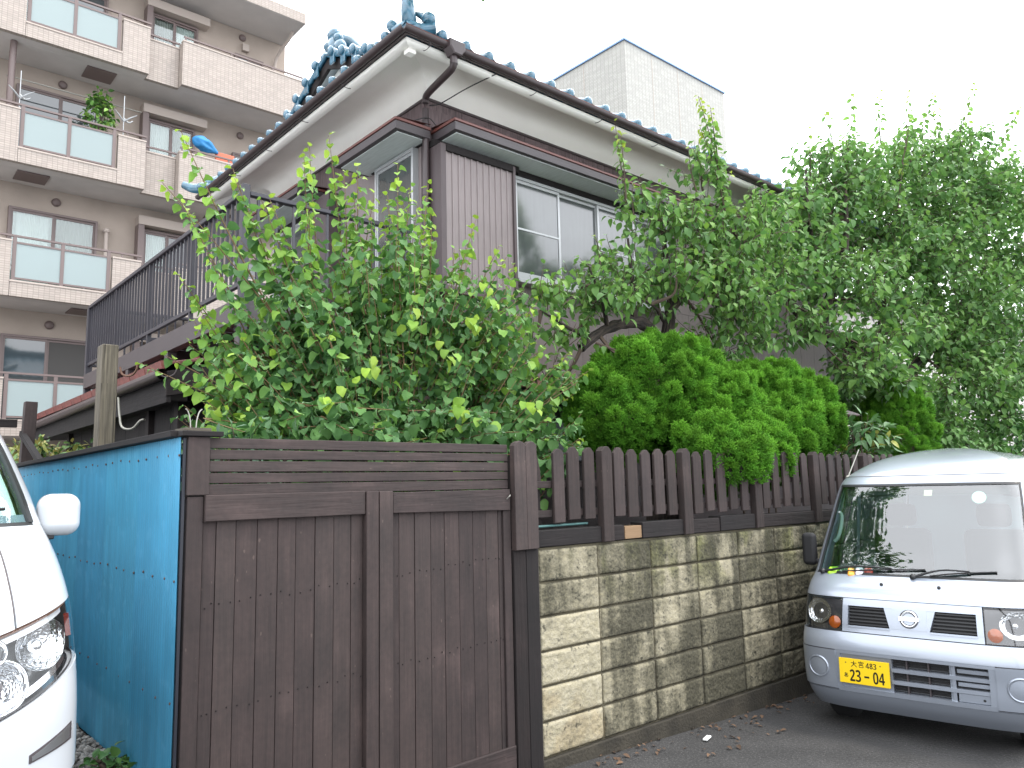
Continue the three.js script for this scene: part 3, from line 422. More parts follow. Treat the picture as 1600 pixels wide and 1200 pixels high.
  part('downpipe', [pipe([V(3.965, 5.5, ez + 0.05), V(3.965, 5.43, ez + 0.05)], 0.036, 12, 2), pipe([V(3.965, 5.47, ez + 0.05), V(3.967, 5.435, ez + 0.045), V(3.975, 5.42, ez + 0.02), V(HX - 0.045, 5.475, HZ + 0.07), V(HX - 0.032, 5.46, HZ + 0.038), V(HX - 0.03, 5.42, HZ + 0.03)], 0.034, 12, 6), pipe([V(HX - 0.03, 5.36, HZ + 0.03), V(HX - 0.03, 2.68, HZ + 0.03)], 0.034, 12, 2), ...[5.2, 4.5, 3.6].map((y) => pipe([V(HX - 0.03, y, HZ + 0.03), V(HX - 0.03, y - 0.03, HZ + 0.03)], 0.0385, 12, 1))], M.gutter, t);
  part('cable', pipe([V(4.22, 5.42, HZ + 0.02), V(4.25, 5.4, HZ + 0.12), V(4.35, 5.46, HZ + 0.45), V(4.52, 5.56, ez)], 0.006, 5, 6), M.black, t);
  part('cable', pipe([V(4.0, 5.2, HZ - 0.1), V(4.08, 5.23, HZ + 0.03), V(4.17, 5.25, HZ + 0.075), V(4.28, 5.21, HZ + 0.05)], 0.005, 5, 4), M.black, t);
  // window canopies
  const canopy = (x0, x1, z0, z1, axis) => {
    const c = part('canopy', box(x0, x1, 5.042, 5.125, z0, z1, axis, 0.004), M.darkmetal, t), f = 0.012;
    part('canopy_flashing', axis === 'x' ? [box(x0 - f, x1 + f, 5.126, 5.152, z1 - 0.02, z1 + f, 'x', 0.004), box(x0 - f, x0 + 0.02, 5.127, 5.153, z0, z1 - 0.02), sheet((a, b) => V(lerp(x0 - f, x1 + f, a), lerp(5.15, 5.19, b), lerp(z1 + f, z0, b)), 0, 1, 0, 1, 2, 1)] : [box(x0 - f, x0 + 0.02, 5.126, 5.152, z0 - f, z1 + f, 'z', 0.004), box(x0 + 0.02, x1, 5.127, 5.153, z1 - 0.02, z1 + f), sheet((a, b) => V(lerp(x0 - f, x1, b), lerp(5.15, 5.19, b), lerp(z0 - f, z1 + f, a)), 0, 1, 0, 1, 2, 1)], M.redmetal, c);
    part('canopy_soffit', axis === 'x' ? box(x0 + 0.05, x1 - 0.05, 5.033, 5.041, z0, z1 - 0.05) : box(x0 + 0.05, x1, 5.033, 5.041, z0 + 0.05, z1 - 0.05), M.soffitBoard, c);
    return c;
  };
  canopy(4.245, 8.6, HZ, HZ + 0.4, 'x'); canopy(HX - 0.4, HX, -7.12, -5.93, 'z'); canopy(HX - 0.4, HX, -9.45, -8.0, 'z');
  // shutter box beside the big window
  const sb = part('shutter_box', [box(4.2, 4.262, 3.5, 4.96, HZ - 0.005, HZ + 0.225, 'y', 0.004), box(4.262, 5.14, 3.5, 3.56, HZ - 0.005, HZ + 0.222, 'x'), box(5.12, 5.155, 3.5, 4.96, HZ - 0.005, HZ + 0.226, 'y', 0.004)], M.sidingDark, t);
  part('shutter_head', [box(4.262, 5.119, 4.895, 4.965, HZ - 0.005, HZ + 0.23, 'x'), box(4.2, 5.3, 4.968, 5.032, HZ - 0.004, HZ + 0.12, 'x')], M.blackwood, sb);
  const rib = (w) => { const p = []; for (let i = 0; i < 11; i++) { const x = i * w / 11; p.push([x, 0], [x + 0.005, 0.011], [x + 0.02, 0.011], [x + 0.025, 0]); } p.push([w, 0], [w, -0.012], [0, -0.012]); return p; };
  const rs = new THREE.Shape(rib(0.857).map((p) => new THREE.Vector2(p[0], p[1]))), rg = new THREE.ExtrudeGeometry(rs, { depth: 1.36, bevelEnabled: false }); rg.rotateX(-Math.PI / 2); rg.scale(1, 1, -1); { const ix = rg.attributes.position; for (let i = 0; i < ix.count; i += 3) { const a = [ix.getX(i), ix.getY(i), ix.getZ(i)]; ix.setXYZ(i, ix.getX(i + 1), ix.getY(i + 1), ix.getZ(i + 1)); ix.setXYZ(i + 1, ...a); } } rg.computeVertexNormals();
  part('shutter_panel', muv(rg), M.siding, sb).position.set(4.263, 3.56, HZ + 0.2);
  // windows: frame, sashes, panes
  const win = (n, u0, u1, y0, y1, cols, mid, place, glass) => { // u runs along the wall, w out of it
    const w = part(n, [place(u0 - 0.03, u1 + 0.03, y1, y1 + 0.035, -0.02, 0.07), place(u0 - 0.03, u1 + 0.03, y0 - 0.04, y0, -0.02, 0.085), place(u0 - 0.03, u0, y0, y1, -0.02, 0.07), place(u1, u1 + 0.03, y0, y1, -0.02, 0.07)], M.alu, t), d = (u1 - u0) / cols;
    for (let c = 0; c < cols; c++) { const a = u0 + c * d, b = a + d, o = c % 2 ? 0.018 : 0.045, s = 0.018;
      const sash = part('sash', [place(a - 0.012, a + s, y0 + 0.001, y1 - 0.001, o - 0.014, o + 0.014), place(b - s, b + 0.012, y0 + 0.001, y1 - 0.001, o - 0.0135, o + 0.0135), place(a + s, b - s, y0 + 0.001, y0 + 0.045, o - 0.013, o + 0.013), place(a + s, b - s, y1 - 0.035, y1 - 0.001, o - 0.013, o + 0.013), ...(mid && c % 2 === 0 ? [place(a + s, b - s, mid - 0.011, mid + 0.011, o - 0.012, o + 0.012)] : [])], M.alu, w);
      part('pane', place(a + s, b - s, y0 + 0.045, y1 - 0.035, o - 0.004, o + 0.004), glass, sash); }
    return w;
  };
  const onFront = (u0, u1, y0, y1, w0, w1) => box(u0, u1, y0, y1, HZ + w0, HZ + w1, 'y', 0.002), onLeft = (u0, u1, y0, y1, w0, w1) => box(HX - w1, HX - w0, y0, y1, -u1, -u0, 'y', 0.002);
  win('window', 5.3, 7.86, 3.86, 4.92, 4, 4.38, onFront, M.pane);
  part('window_sill', box(5.26, 7.9, 3.775, 3.817, HZ, HZ + 0.12, 'x', 0.004), M.alu, t);
  part('window_head', box(5.34, 8.0, 4.967, 5.032, HZ, HZ + 0.06, 'x'), M.blackwood, t);
  win('window', 6.17, 6.83, 3.4, 4.985, 1, 0, onLeft, M.pane); win('window', 8.35, 9.35, 3.4, 4.9, 2, 0, onLeft, M.pane);
  part('window_head', box(HX - 0.03, HX, 4.99 + 0.035, 5.1, -7.0, -6.02), M.blackwood, t); part('window_head', box(HX - 0.03, HX, 4.94, 5.1, -9.45, -8.2), M.blackwood, t);
  part('shutter_box', box(HX - 0.16, HX, 3.3, 5.03, -8.28, -7.7, 'y', 0.006), M.sidingDark, t);
  // pent roof over the ground floor and the dark wall under it
  const pr = part('pent_roof', sheet((a, b) => V(lerp(HX, HR, a), lerp(2.62, 2.82, b), lerp(HZ + 0.5, HZ, b)), 0, 1, 0, 1, 1, 1), M.redmetal, t);
  part('pent_roof_edge', box(HX, HR, 2.6, 2.635, HZ + 0.48, HZ + 0.515, 'x', 0.006), M.redmetal, pr); part('pent_fascia', box(HX, HR, 2.5, 2.6, HZ + 0.45, HZ + 0.485, 'x'), M.blackwood, pr); part('pent_soffit', box(HX, HR, 2.52, 2.53, HZ, HZ + 0.45, 'x'), M.blackwood, pr);
  part('vent_box', box(5.6, 5.9, 1.9, 2.3, HZ, HZ + 0.6, 'y', 0.01), std({ color: S(120, 122, 126), roughness: 0.6 }), t);
}

// ---------------------------------------------------------------- balcony on the house's left side
{
  const t = thing('balcony', 'dark slate metal balcony with upright bars on the left side of the house', 'balcony', [0, 0, 0]), X = 2.53, Z0 = -6.35, Z1 = -11.65;
  const P = (n, x0, x1, y0, y1, z0, z1, m = M.rail, g = 'y', r = 0.004) => part(n, box(x0, x1, y0, y1, z0, z1, g, r), m, t);
  P('beam', X - 0.05, X + 0.04, 3.1, 3.29, Z1, Z0, M.darkmetal, 'z'); P('beam', X + 0.04, HX - 0.03, 3.1, 3.289, Z0 - 0.08, Z0, M.darkmetal, 'x'); P('beam', X + 0.04, HX + 0.3, 3.1, 3.289, Z1, Z1 + 0.08, M.darkmetal, 'x');
  for (let z = Z1 + 0.2; z < Z0 - 0.15; z += 0.17) P('deck_board', X + 0.045, HX - 0.04, 3.17, 3.205, z, z + 0.125, M.deck, 'x', 0.003);
  for (let z = Z1 + 0.5; z < Z0; z += 0.9) P('joist', X + 0.045, HX - 0.04, 3.06, 3.165, z, z + 0.06, M.deck, 'x', 0.003);
  const topY = 4.25, lowY = 3.43;
  P('top_rail', X - 0.035, X + 0.035, topY - 0.045, topY, Z1, Z0 + 0.03, M.rail, 'z', 0.01); P('bottom_rail', X - 0.02, X + 0.02, lowY - 0.02, lowY + 0.02, Z1, Z0, M.rail, 'z');
  P('top_rail', X + 0.036, HX + 0.1, topY - 0.045, topY - 0.001, Z0 - 0.035, Z0 + 0.03, M.rail, 'x', 0.01); P('bottom_rail', X + 0.03, HX - 0.03, lowY - 0.02, lowY + 0.02, Z0 - 0.02, Z0 + 0.02, M.rail, 'x');
  P('top_rail', X + 0.036, HX + 1.2, topY - 0.045, topY - 0.001, Z1 - 0.03, Z1 + 0.035, M.rail, 'x', 0.01); P('bottom_rail', X + 0.03, HX + 1.2, lowY - 0.02, lowY + 0.02, Z1 - 0.02, Z1 + 0.02, M.rail, 'x');
  P('middle_rail', X + 0.03, HX + 1.2, 3.85, 3.9, Z1 - 0.02, Z1 + 0.02, M.rail, 'x');
  const bar = box(-0.011, 0.011, lowY + 0.02, topY - 0.045, -0.011, 0.011), bar2 = box(-0.018, 0.018, 3.29, topY - 0.045, -0.018, 0.018);
  const put = (x, z, g = bar, n = 'baluster') => part(n, g, M.rail, t).position.set(x, 0, z);
  let i = 0; for (let z = Z1 + 0.1; z < Z0 - 0.05; z += 0.112, i++) put(X, z, i % 12 === 11 ? bar2 : bar);
  for (let x = X + 0.12; x < HX - 0.05; x += 0.165) put(x, Z0); for (let x = X + 0.11; x < HX + 1.2; x += 0.112) put(x, Z1);
  P('corner_post', X - 0.034, X + 0.034, 3.0, topY + 0.05, Z0 - 0.034, Z0 + 0.034, M.rail); P('corner_post', X - 0.04, X + 0.04, 2.72, topY - 0.046, Z1 - 0.04, Z1 + 0.045, M.rail);
  for (const z of [-8.2, -9.6]) P('leg', X - 0.045, X + 0.045, 2.8, 3.1, z - 0.05, z + 0.05, M.darkmetal);
  P('leg', X - 0.045, X + 0.045, 2.8, 3.0, Z0 - 0.05, Z0 + 0.045, M.darkmetal);
}

// ---------------------------------------------------------------- lean-to under the balcony
{
  const t = thing('lean_to', 'black timber lean-to with red tile roof beneath the balcony', 'lean-to', [0, 0, 0]), X = 1.95, Z0 = -6.4, Z1 = -11.8, ry = (x) => 2.665 + 0.2 * (x - X);
  const P = (n, x0, x1, y0, y1, z0, z1, m = M.blackwood, g = 'y', r = 0.004) => part(n, box(x0, x1, y0, y1, z0, z1, g, r), m, t);
  part('roof_deck', sheet((a, b) => V(lerp(X, HX, a), ry(lerp(X, HX, a)) - 0.03, lerp(Z1, Z0, b)), 0, 1, 0, 1, 1, 1, true), M.blackwood, t);
  const tile = (() => { const s = sheet((a, b) => V(b, 0.012 + 0.03 * Math.sin(a * 5.2) * 0.6, -a * 0.46), 0, 1, 0, 0.3, 8, 1), e = prism([[-0.45, 0.0], [0, 0.015], [0, 0.04], [-0.45, 0.02]], 0, 0.02).rotateY(Math.PI / 2).scale(1, 1, 1); return join([s, box(-0.02, 0.005, -0.02, 0.045, -0.425, 0.0)]); })();
  for (let z = Z0, k = 0; z > Z1; z -= 0.44, k++) for (let r = 0; r < 2; r++) { const o = part('roof_tile', tile, M.redTile, t); o.position.set(X - 0.02 + r * 0.28, ry(X + r * 0.28) + 0.005, z); o.rotation.z = Math.atan(0.2) + 0.04; }
  stuff(part('roof_tiles', sheet((a, b) => { const x = lerp(X + 0.5, HX - 0.03, a), z = lerp(Z1, Z0, b); return V(x, ry(x) + 0.02 + 0.02 * Math.sin(z / 0.44 * 6.28), z); }, 0, 1, 0, 1, 8, 80, true), M.redTile, t));
  const trough = pipe([V(X - 0.04, 2.57, Z1), V(X - 0.04, 2.6, Z0 + 0.02)], 0.045, 12, 2); part('gutter', trough, M.gutter, t);
  part('gutter_strap', pipe([V(X - 0.1, 2.63, Z0 + 0.03), V(X - 0.03, 2.575, Z0 + 0.05), V(X + 0.04, 2.6, Z0 + 0.06), V(X + 0.06, 2.65, Z0 + 0.06)], 0.006, 5), M.gutter, t);
  P('side_fascia', X + 0.005, X + 0.04, 2.38, 2.6, Z1, Z0, M.blackwood, 'z');
  part('front_fascia', prism([[X, 2.43], [HX, 2.85], [HX, 3.08], [X, 2.63]], Z0 - 0.03, Z0 + 0.012, 0.004, 'x'), M.darkwood, t, 'weathered gable board');
  part('roof_trim', prism([[X - 0.02, 2.675], [HX, 3.11], [HX, 3.135], [X - 0.02, 2.7]], Z0 - 0.03, Z0 + 0.03, 0.004, 'x'), M.redmetal, t);
  part('soffit', sheet((a, b) => V(lerp(X + 0.04, HX, a), lerp(2.4, 2.5, a), lerp(Z1, Z0 - 0.03, b)), 0, 1, 0, 1, 1, 1), M.darkwood, t);
  for (let z = -10.5; z < -6.6; z += 0.45) P('wall_board', 2.15, 2.19, 0.1, 2.42, z + 0.003, Math.min(z + 0.447, -6.6), M.blackwood);
  for (const z of [-10.5, -8.8, -7.4, -6.62]) P('wall_post', 2.1, 2.2, 0.1, 2.41, z - 0.05, z + 0.05, M.darkwood);
  for (let x = 2.2; x < HX; x += 0.4) P('wall_board', x + 0.003, Math.min(x + 0.397, HX), 0.1, 2.5, -6.66, -6.62, M.blackwood);
}
// ---------------------------------------------------------------- apartment building
{
  const t = thing('apartment_building', 'beige tiled apartment block with stepped balconies and frosted glass rails', 'apartment building', [0, 0, 0]);
  const ZW = -19.97, ZP = -18.62, XL = -6, XR = 9.12, P = (n, x0, x1, y0, y1, z0, z1, m, par = t, g = 'y') => part(n, box(x0, x1, y0, y1, z0, z1, g), m, par);
  P('wall', XL, 9.03, -0.3, 14.41, -30, ZW, M.aptWall);
  P('roof_slab', XL, 8.97, 14.42, 14.5, -30.4, ZP, M.aptSoffit); P('roof_fascia', XL, 9.0, 14.43, 14.72, ZP - 0.1, ZP + 0.02, M.aptTile); P('roof_fascia', 8.88, 8.998, 14.431, 14.719, -30.4, ZP - 0.101, M.aptTile);
  M.curtainWhite = std({ color: S(212, 212, 206), roughness: 0.95 }); M.curtainGrey = std({ color: S(158, 156, 148), roughness: 0.95 });
  M.clearPane = phys({ color: S(232, 238, 238), roughness: 0.03, transmission: 1, thickness: 0, ior: 1.7 });
  const window_ = (x0, x1, y0, y1, halves) => { // frame, sliding sashes, panes and, behind them, curtains hanging in folds
    const D = 0.11, w = part('window', [box(x0 - 0.05, x1 + 0.05, y1, y1 + 0.05, ZW, ZW + D), box(x0 - 0.05, x1 + 0.05, y0 - 0.05, y0, ZW, ZW + D), box(x0 - 0.05, x0, y0, y1, ZW, ZW + D), box(x1, x1 + 0.05, y0, y1, ZW, ZW + D)], M.aptMetal, t), d = (x1 - x0) / halves.length;
    halves.forEach((kind, i) => {
      const a = x0 + i * d, b = a + d, o = i ? 0.05 : 0.07, s = part('sash', [box(a, a + 0.04, y0, y1, ZW + o - 0.015, ZW + o + 0.02), box(b - 0.04, b, y0, y1, ZW + o - 0.015, ZW + o + 0.02), box(a + 0.04, b - 0.04, y0, y0 + 0.05, ZW + o - 0.014, ZW + o + 0.019), box(a + 0.04, b - 0.04, y1 - 0.05, y1, ZW + o - 0.014, ZW + o + 0.019)], M.aptMetal, w);
      part(kind === 'net' ? 'net' : 'pane', box(a + 0.04, b - 0.04, y0 + 0.05, y1 - 0.05, ZW + o - 0.002, ZW + o + 0.006), { net: M.net, dark: M.aptGlass }[kind] ?? M.clearPane, s);
      if (kind === 'lit' || kind === 'curtain') part('curtain', sheet((u, v) => V(lerp(a + 0.03, b - 0.03, u), lerp(y0 + 0.03, y1 - 0.02, v), ZW + 0.018 + 0.011 * Math.sin(u * 58 + 1.6 * Math.sin(u * 9 + a * 3)) + 0.003 * Math.sin(v * 5 + u * 20)), 0, 1, 0, 1, 110, 3), kind === 'lit' ? M.curtainWhite : M.curtainGrey, w);
    });
    return w;
  };
  const floors = [0.05, 2.93, 5.83, 8.73, 11.59];
  floors.forEach((Y, f) => {
    const T = f === 4 ? 0 : 1;
    P('balcony_slab', XL, XR, Y, Y + 0.16, ZW, ZP - 0.385, M.aptSoffit); P('balcony_slab', XL, 5.02, Y + 0.001, Y + 0.159, ZP - 0.385, ZP - 0.121, M.aptSoffit); P('balcony_slab', 5.8, XR, Y + 0.001, Y + 0.159, ZP - 0.385, ZP - 0.121, M.aptSoffit);
    const par = (x0, x1, h, z = ZP, y = Y - 0.005) => { const o = P('parapet', x0, x1, y, Y + h, z - 0.12, z, M.aptTile); part('parapet_cap', box(x0 - 0.008, x1 + 0.008, Y + h, Y + h + 0.035, z - 0.135, z + 0.014), M.aptCap, o); return o; };
    par(XL, 2.5, 1.16); par(2.508, 4.43, 0.3); par(4.438, 5.03, 1.14); par(5.04, 5.78, 1.02, ZP - 0.26, Y); par(5.79, XR, 1.12);
    P('parapet_return', 5.02, 5.032, Y, Y + 1.14, ZP - 0.38, ZP - 0.122, M.aptTile); P('parapet_return', 5.788, 5.8, Y, Y + 1.12, ZP - 0.38, ZP - 0.122, M.aptTile); P('parapet_return', XR - 0.12, XR - 0.001, Y, Y + 1.12, ZW, ZP - 0.121, M.aptTile);
    // glass rail
    const zr = ZP - 0.05, r = P('rail', 1.9, 5.05, Y + 1.27, Y + 1.31, zr - 0.025, zr + 0.025, M.aptMetal, t, 'x');
    for (const x of [2.56, 3.45, 4.36]) P('rail_post', x - 0.035, x + 0.035, Y + 0.3, Y + 1.27, zr - 0.02, zr + 0.02, M.aptMetal, r);
    for (const [a, b] of [[2.595, 3.415], [3.485, 4.325]]) { P('rail_bar', a, b, Y + 1.13, Y + 1.17, zr - 0.018, zr + 0.018, M.aptMetal, r); P('rail_bar', a, b, Y + 0.37, Y + 0.405, zr - 0.018, zr + 0.018, M.aptMetal, r); P('frosted_pane', a, b, Y + 0.41, Y + 1.13, zr - 0.005, zr + 0.005, M.frosted, r); }
    P('rail_post', 4.62, 4.65, Y + 1.175, Y + 1.27, zr - 0.015, zr + 0.015, M.aptMetal, r);
    P('rail', 5.05, 5.82, Y + 1.16, Y + 1.2, ZP - 0.33, ZP - 0.29, M.aptMetal, t, 'x'); const q = P('rail', 5.82, XR, Y + 1.245, Y + 1.285, zr - 0.02, zr + 0.02, M.aptMetal, t, 'x'); for (const x of [5.86, 7.0, 8.1, 9.0]) P('rail_post', x - 0.02, x + 0.02, Y + 1.16, Y + 1.245, zr - 0.015, zr + 0.015, M.aptMetal, q);
    // windows under their hoods
    window_(2.62, 4.32, Y + 0.3, Y + 2.27, [['lit', 'dark'], ['dark', 'net'], ['lit', 'curtain'], ['dark', 'dark'], ['curtain', 'dark']][f]);
    window_(5.42, 6.5, Y + 1.2, Y + 2.3, [['lit', 'curtain'], ['lit', 'curtain'], ['lit', 'dark'], ['lit', 'curtain'], ['curtain', 'lit']][f]);
    P('window_hood', 5.22, 6.78, Y + 2.4, Y + 2.62, ZW, ZW + 0.32, M.aptCap); P('window_jamb', 5.22, 5.36, Y + 0.9, Y + 2.4, ZW, ZW + 0.3, M.aptMetal);
    window_(7.6, 8.3, Y + 1.0, Y + 2.0, ['dark', 'dark']);
    for (const [x, y] of [[3.5, 2.62], [7.77, 2.6]]) { const v = new THREE.SphereGeometry(0.1, 12, 8); v.scale(1, 1, 0.7); part('vent_cap', v, M.aptMetal, t).position.set(x, Y + y, ZW + 0.02); }
    if (f) P('hatch', [0, 5.2, 3.75, 2.58, 3.82][f], [0, 5.8, 4.4, 3.2, 4.45][f], Y - 0.03, Y - 0.008, -19.68, -19.08, M.aptMetal);
    if (f === 3) P('hatch', 6.75, 7.3, Y - 0.03, Y - 0.008, -19.68, -19.08, M.aptMetal);
    if (f === 2) part('drainpipe', [pipe([V(4.56, Y + 0.2, ZW + 0.12), V(4.56, Y + 2.1, ZW + 0.12)], 0.045, 10, 1), new THREE.SphereGeometry(0.08, 10, 8).scale(1, 0.9, 1).translate(4.56, Y + 2.13, ZW + 0.12)], M.aptCap, t);
    if (f === 4) { part('drainpipe', [pipe([V(8.7, Y, ZW + 0.12), V(8.7, Y + 2.2, ZW + 0.12), V(8.74, Y + 2.42, ZW + 0.3), V(8.86, Y + 2.72, ZW + 0.75), V(8.87, Y + 2.84, ZW + 0.82)], 0.045, 10, 6)], M.aptCap, t); P('meter_box', 7.75, 7.93, Y + 2.2, Y + 2.4, ZW, ZW + 0.12, M.aptCap); }
    if (f === 3) part('drainpipe', pipe([V(2.35, Y + 0.1, ZP - 0.4), V(2.35, Y + 2.5, ZP - 0.4), V(2.36, Y + 2.86, ZP - 0.4)], 0.07, 10, 4), M.aptMetal, t);
    if (f === 3) part('laundry_pole', pipe([V(2.3, Y + 2.2, ZP - 0.75), V(5.1, Y + 2.2, ZP - 0.75)], 0.014, 6, 1), M.iron, t);
  });
  // things on the balconies
  for (const [x, y, l] of [[2.5, 10.0, 'white laundry bracket at the left end of the plant balcony'], [4.57, 10.1, 'white laundry bracket right of the balcony plant']]) {
    const b = thing('laundry_bracket', l, 'laundry bracket', [x, y, ZP - 0.18]); const wm = M.alu;
    part('post', pipe([V(0, -0.3, 0), V(0, 0.85, 0)], 0.011, 6, 1), wm, b); for (const s of [-1, 1]) part('arm', taper([V(0, 0.22, 0), V(0.12 * s, 0.3, 0.1), V(0.24 * s, 0.36, 0.2)], [0.02, 0.018, 0.008], 6), wm, b); part('arm', taper([V(0, 0.3, 0), V(0.1, 0.22, 0), V(0.2, 0.28, 0)], [0.025, 0.02, 0.012], 6), wm, b);
  }
  const cl = single('blue_cover', (() => { const g = new THREE.SphereGeometry(0.3, 24, 16), p = g.attributes.position; for (let i = 0; i < p.count; i++) { const x = p.getX(i), k = 1 + 0.35 * PN.noise(x * 7, p.getY(i) * 7, p.getZ(i) * 7), e = x > 0 ? 1 - x * 1.9 : 1; p.setXYZ(i, x * 1.15, p.getY(i) * 0.55 * k * e, p.getZ(i) * 0.6 * k * e); } g.computeVertexNormals(); return g; })(), std({ color: S(38, 120, 175), roughness: 0.6 }), 'bright blue bundled cover on the apartment balcony rail', 'cover'); cl.position.set(6.45, 10.24, ZP - 0.14); cl.rotation.z = -0.35;
  const tw = single('towel', box(-0.24, 0.24, -0.3, 0.08, -0.03, 0.03, 'x', 0.02), std({ color: S(196, 110, 88), roughness: 0.95 }), 'faded orange towel hanging behind the apartment balcony rail', 'towel'); tw.position.set(6.95, 10.1, ZP - 0.2);
  const bag = single('dark_bag', (() => { const g = new THREE.SphereGeometry(0.3, 14, 10); g.scale(1.1, 0.6, 0.6); return g; })(), M.dark, 'black bag on the apartment balcony right of the towel', 'bag'); bag.position.set(7.45, 10.05, ZP - 0.4);
  for (const [x, c, l] of [[3.66, S(190, 168, 205), 'lilac pot hanging behind the frosted balcony glass'], [3.98, S(170, 190, 210), 'pale blue pot hanging behind the frosted balcony glass']]) { const p = thing('hanging_pot', l, 'pot', [x, 9.62, ZP - 0.2]); part('pot', new THREE.LatheGeometry([[0, 0], [0.07, 0], [0.1, 0.16], [0.105, 0.17], [0.09, 0.16]].map((q) => new THREE.Vector2(...q)), 14), std({ color: c, roughness: 0.6 }), p); part('hanger', pipe([V(-0.09, 0.16, 0), V(0, 0.3, 0), V(0.09, 0.16, 0)], 0.004, 4), M.iron, p); }
}
// ---------------------------------------------------------------- pale tiled tower and the house beyond the trees
{
  const t = thing('tiled_tower', 'pale cream tiled building with a blue coping rising above the tiled roof', 'building', [0, 0, 0]);
  const w = box(24.23, 31.55, -1, 20.46, -30, -20); part('wall', w, M.tower, t);
  part('coping', [box(24.16, 31.62, 20.46, 20.54, -20.06, -19.93), box(24.16, 24.29, 20.461, 20.541, -30.05, -20.061), box(31.49, 31.62, 20.461, 20.541, -30.05, -20.061)], M.towerCap, t); part('roof', box(24.3, 31.48, 20.4, 20.47, -29.9, -20.07), M.aptSoffit, t);
  for (const x of [26.05, 27.9, 29.75]) part('joint', box(x - 0.012, x + 0.012, 0, 20.45, -20.003, -19.996), M.aptWall, t);
  for (const z of [-22.4, -25]) part('joint', box(24.223, 24.236, 0, 20.45, z - 0.012, z + 0.012), M.aptWall, t);
}
{
  const t = thing('neighbour_house', 'pale walled house with grey roof glimpsed through the cherry tree at far right', 'house', [0, 0, 0]);
  part('wall', box(21, 29, -0.5, 4.9, -14, -5.2), M.plaster, t);
  part('roof', [sheet((a, b) => V(lerp(20.4, 29.6, a), lerp(4.8, 6.6, b), lerp(-4.6, -9.6, b)), 0, 1, 0, 1, 1, 1), sheet((a, b) => V(lerp(20.4, 29.6, a), lerp(4.8, 6.6, b), lerp(-14.6, -9.6, b)), 0, 1, 0, 1, 1, 1), box(20.4, 29.6, 4.7, 4.8, -4.66, -4.58, 'x')], std({ color: S(130, 132, 136), roughness: 0.7 }), t);
  part('gable', prism([[-14, 4.9], [-5.2, 4.9], [-9.6, 6.5]], -0.05, 0.05).rotateY(-Math.PI / 2).translate(21.1, 0, 0), M.plaster, t);
  const w = part('window', box(20.95, 21.02, 2.6, 3.9, -9, -7.4), M.alu, t); part('pane', box(20.93, 20.96, 2.7, 3.8, -8.9, -7.5), M.aptGlass, w);
}
// ---------------------------------------------------------------- vans
const curve = (pts) => (y) => { if (y <= pts[0][0]) return pts[0][1]; for (let i = 0; i < pts.length - 1; i++) { const [a, p] = pts[i], [b, q] = pts[i + 1]; if (y <= b) { const t = (y - a) / (b - a), m0 = i ? (q - pts[i - 1][1]) / (b - pts[i - 1][0]) : (q - p) / (b - a), m1 = i + 2 < pts.length ? (pts[i + 2][1] - p) / (pts[i + 2][0] - a) : (q - p) / (b - a), h = b - a, t2 = t * t, t3 = t2 * t; return (2 * t3 - 3 * t2 + 1) * p + (t3 - 2 * t2 + t) * h * m0 + (-2 * t3 + 3 * t2) * q + (t3 - t2) * h * m1; } } return pts[pts.length - 1][1]; };
// A van's skin. zf(y): how far forward the nose is at a height; hw(y): half the width; the nose bends round over a depth D. t = -1..1 across the nose.
function vanSkin({ zf, hw, D, n, len }) {
  const U = (t) => Math.sign(t) * Math.asin(Math.min(1, Math.abs(t)) ** (n / 2)) / (Math.PI / 2);
  const nose0 = (u, y) => { const a = Math.abs(u) * Math.PI / 2, t = Math.sin(a) ** (2 / n), c = Math.cos(a) ** (2 / n); const k = Math.min(1, hw(y) / 0.5); return V(Math.sign(u) * t * hw(y), y, zf(y) - D * k * (1 - c)); };
  const nrm = (f, a, b, ea = 2e-3, eb = 2e-3) => { const p = f(a + ea, b).sub(f(a - ea, b)), q = f(a, b + eb).sub(f(a, b - eb)); return p.cross(q).normalize(); };
  const nose = (u, y, off = 0) => { const p = nose0(u, y); if (off) { const uu = clamp(u, -0.985, 0.985); p.addScaledVector(nrm(nose0, uu, y), off); } return p; };
  const side0 = (s) => (z, y) => V(s * hw(y), y, z);
  const side = (s) => (z, y, off = 0) => { const p = side0(s)(z, y); if (off) p.x += s * off; return p; };
  const front = (t, y, off = 0) => nose(U(t), y, off);
  Object.assign(front, { U, T: (u) => Math.sign(u) * Math.sin(Math.abs(u) * Math.PI / 2) ** (2 / n), nose });
  return { U, nose, front, side, zEdge: (y) => zf(y) - D * Math.min(1, hw(y) / 0.5) };
}
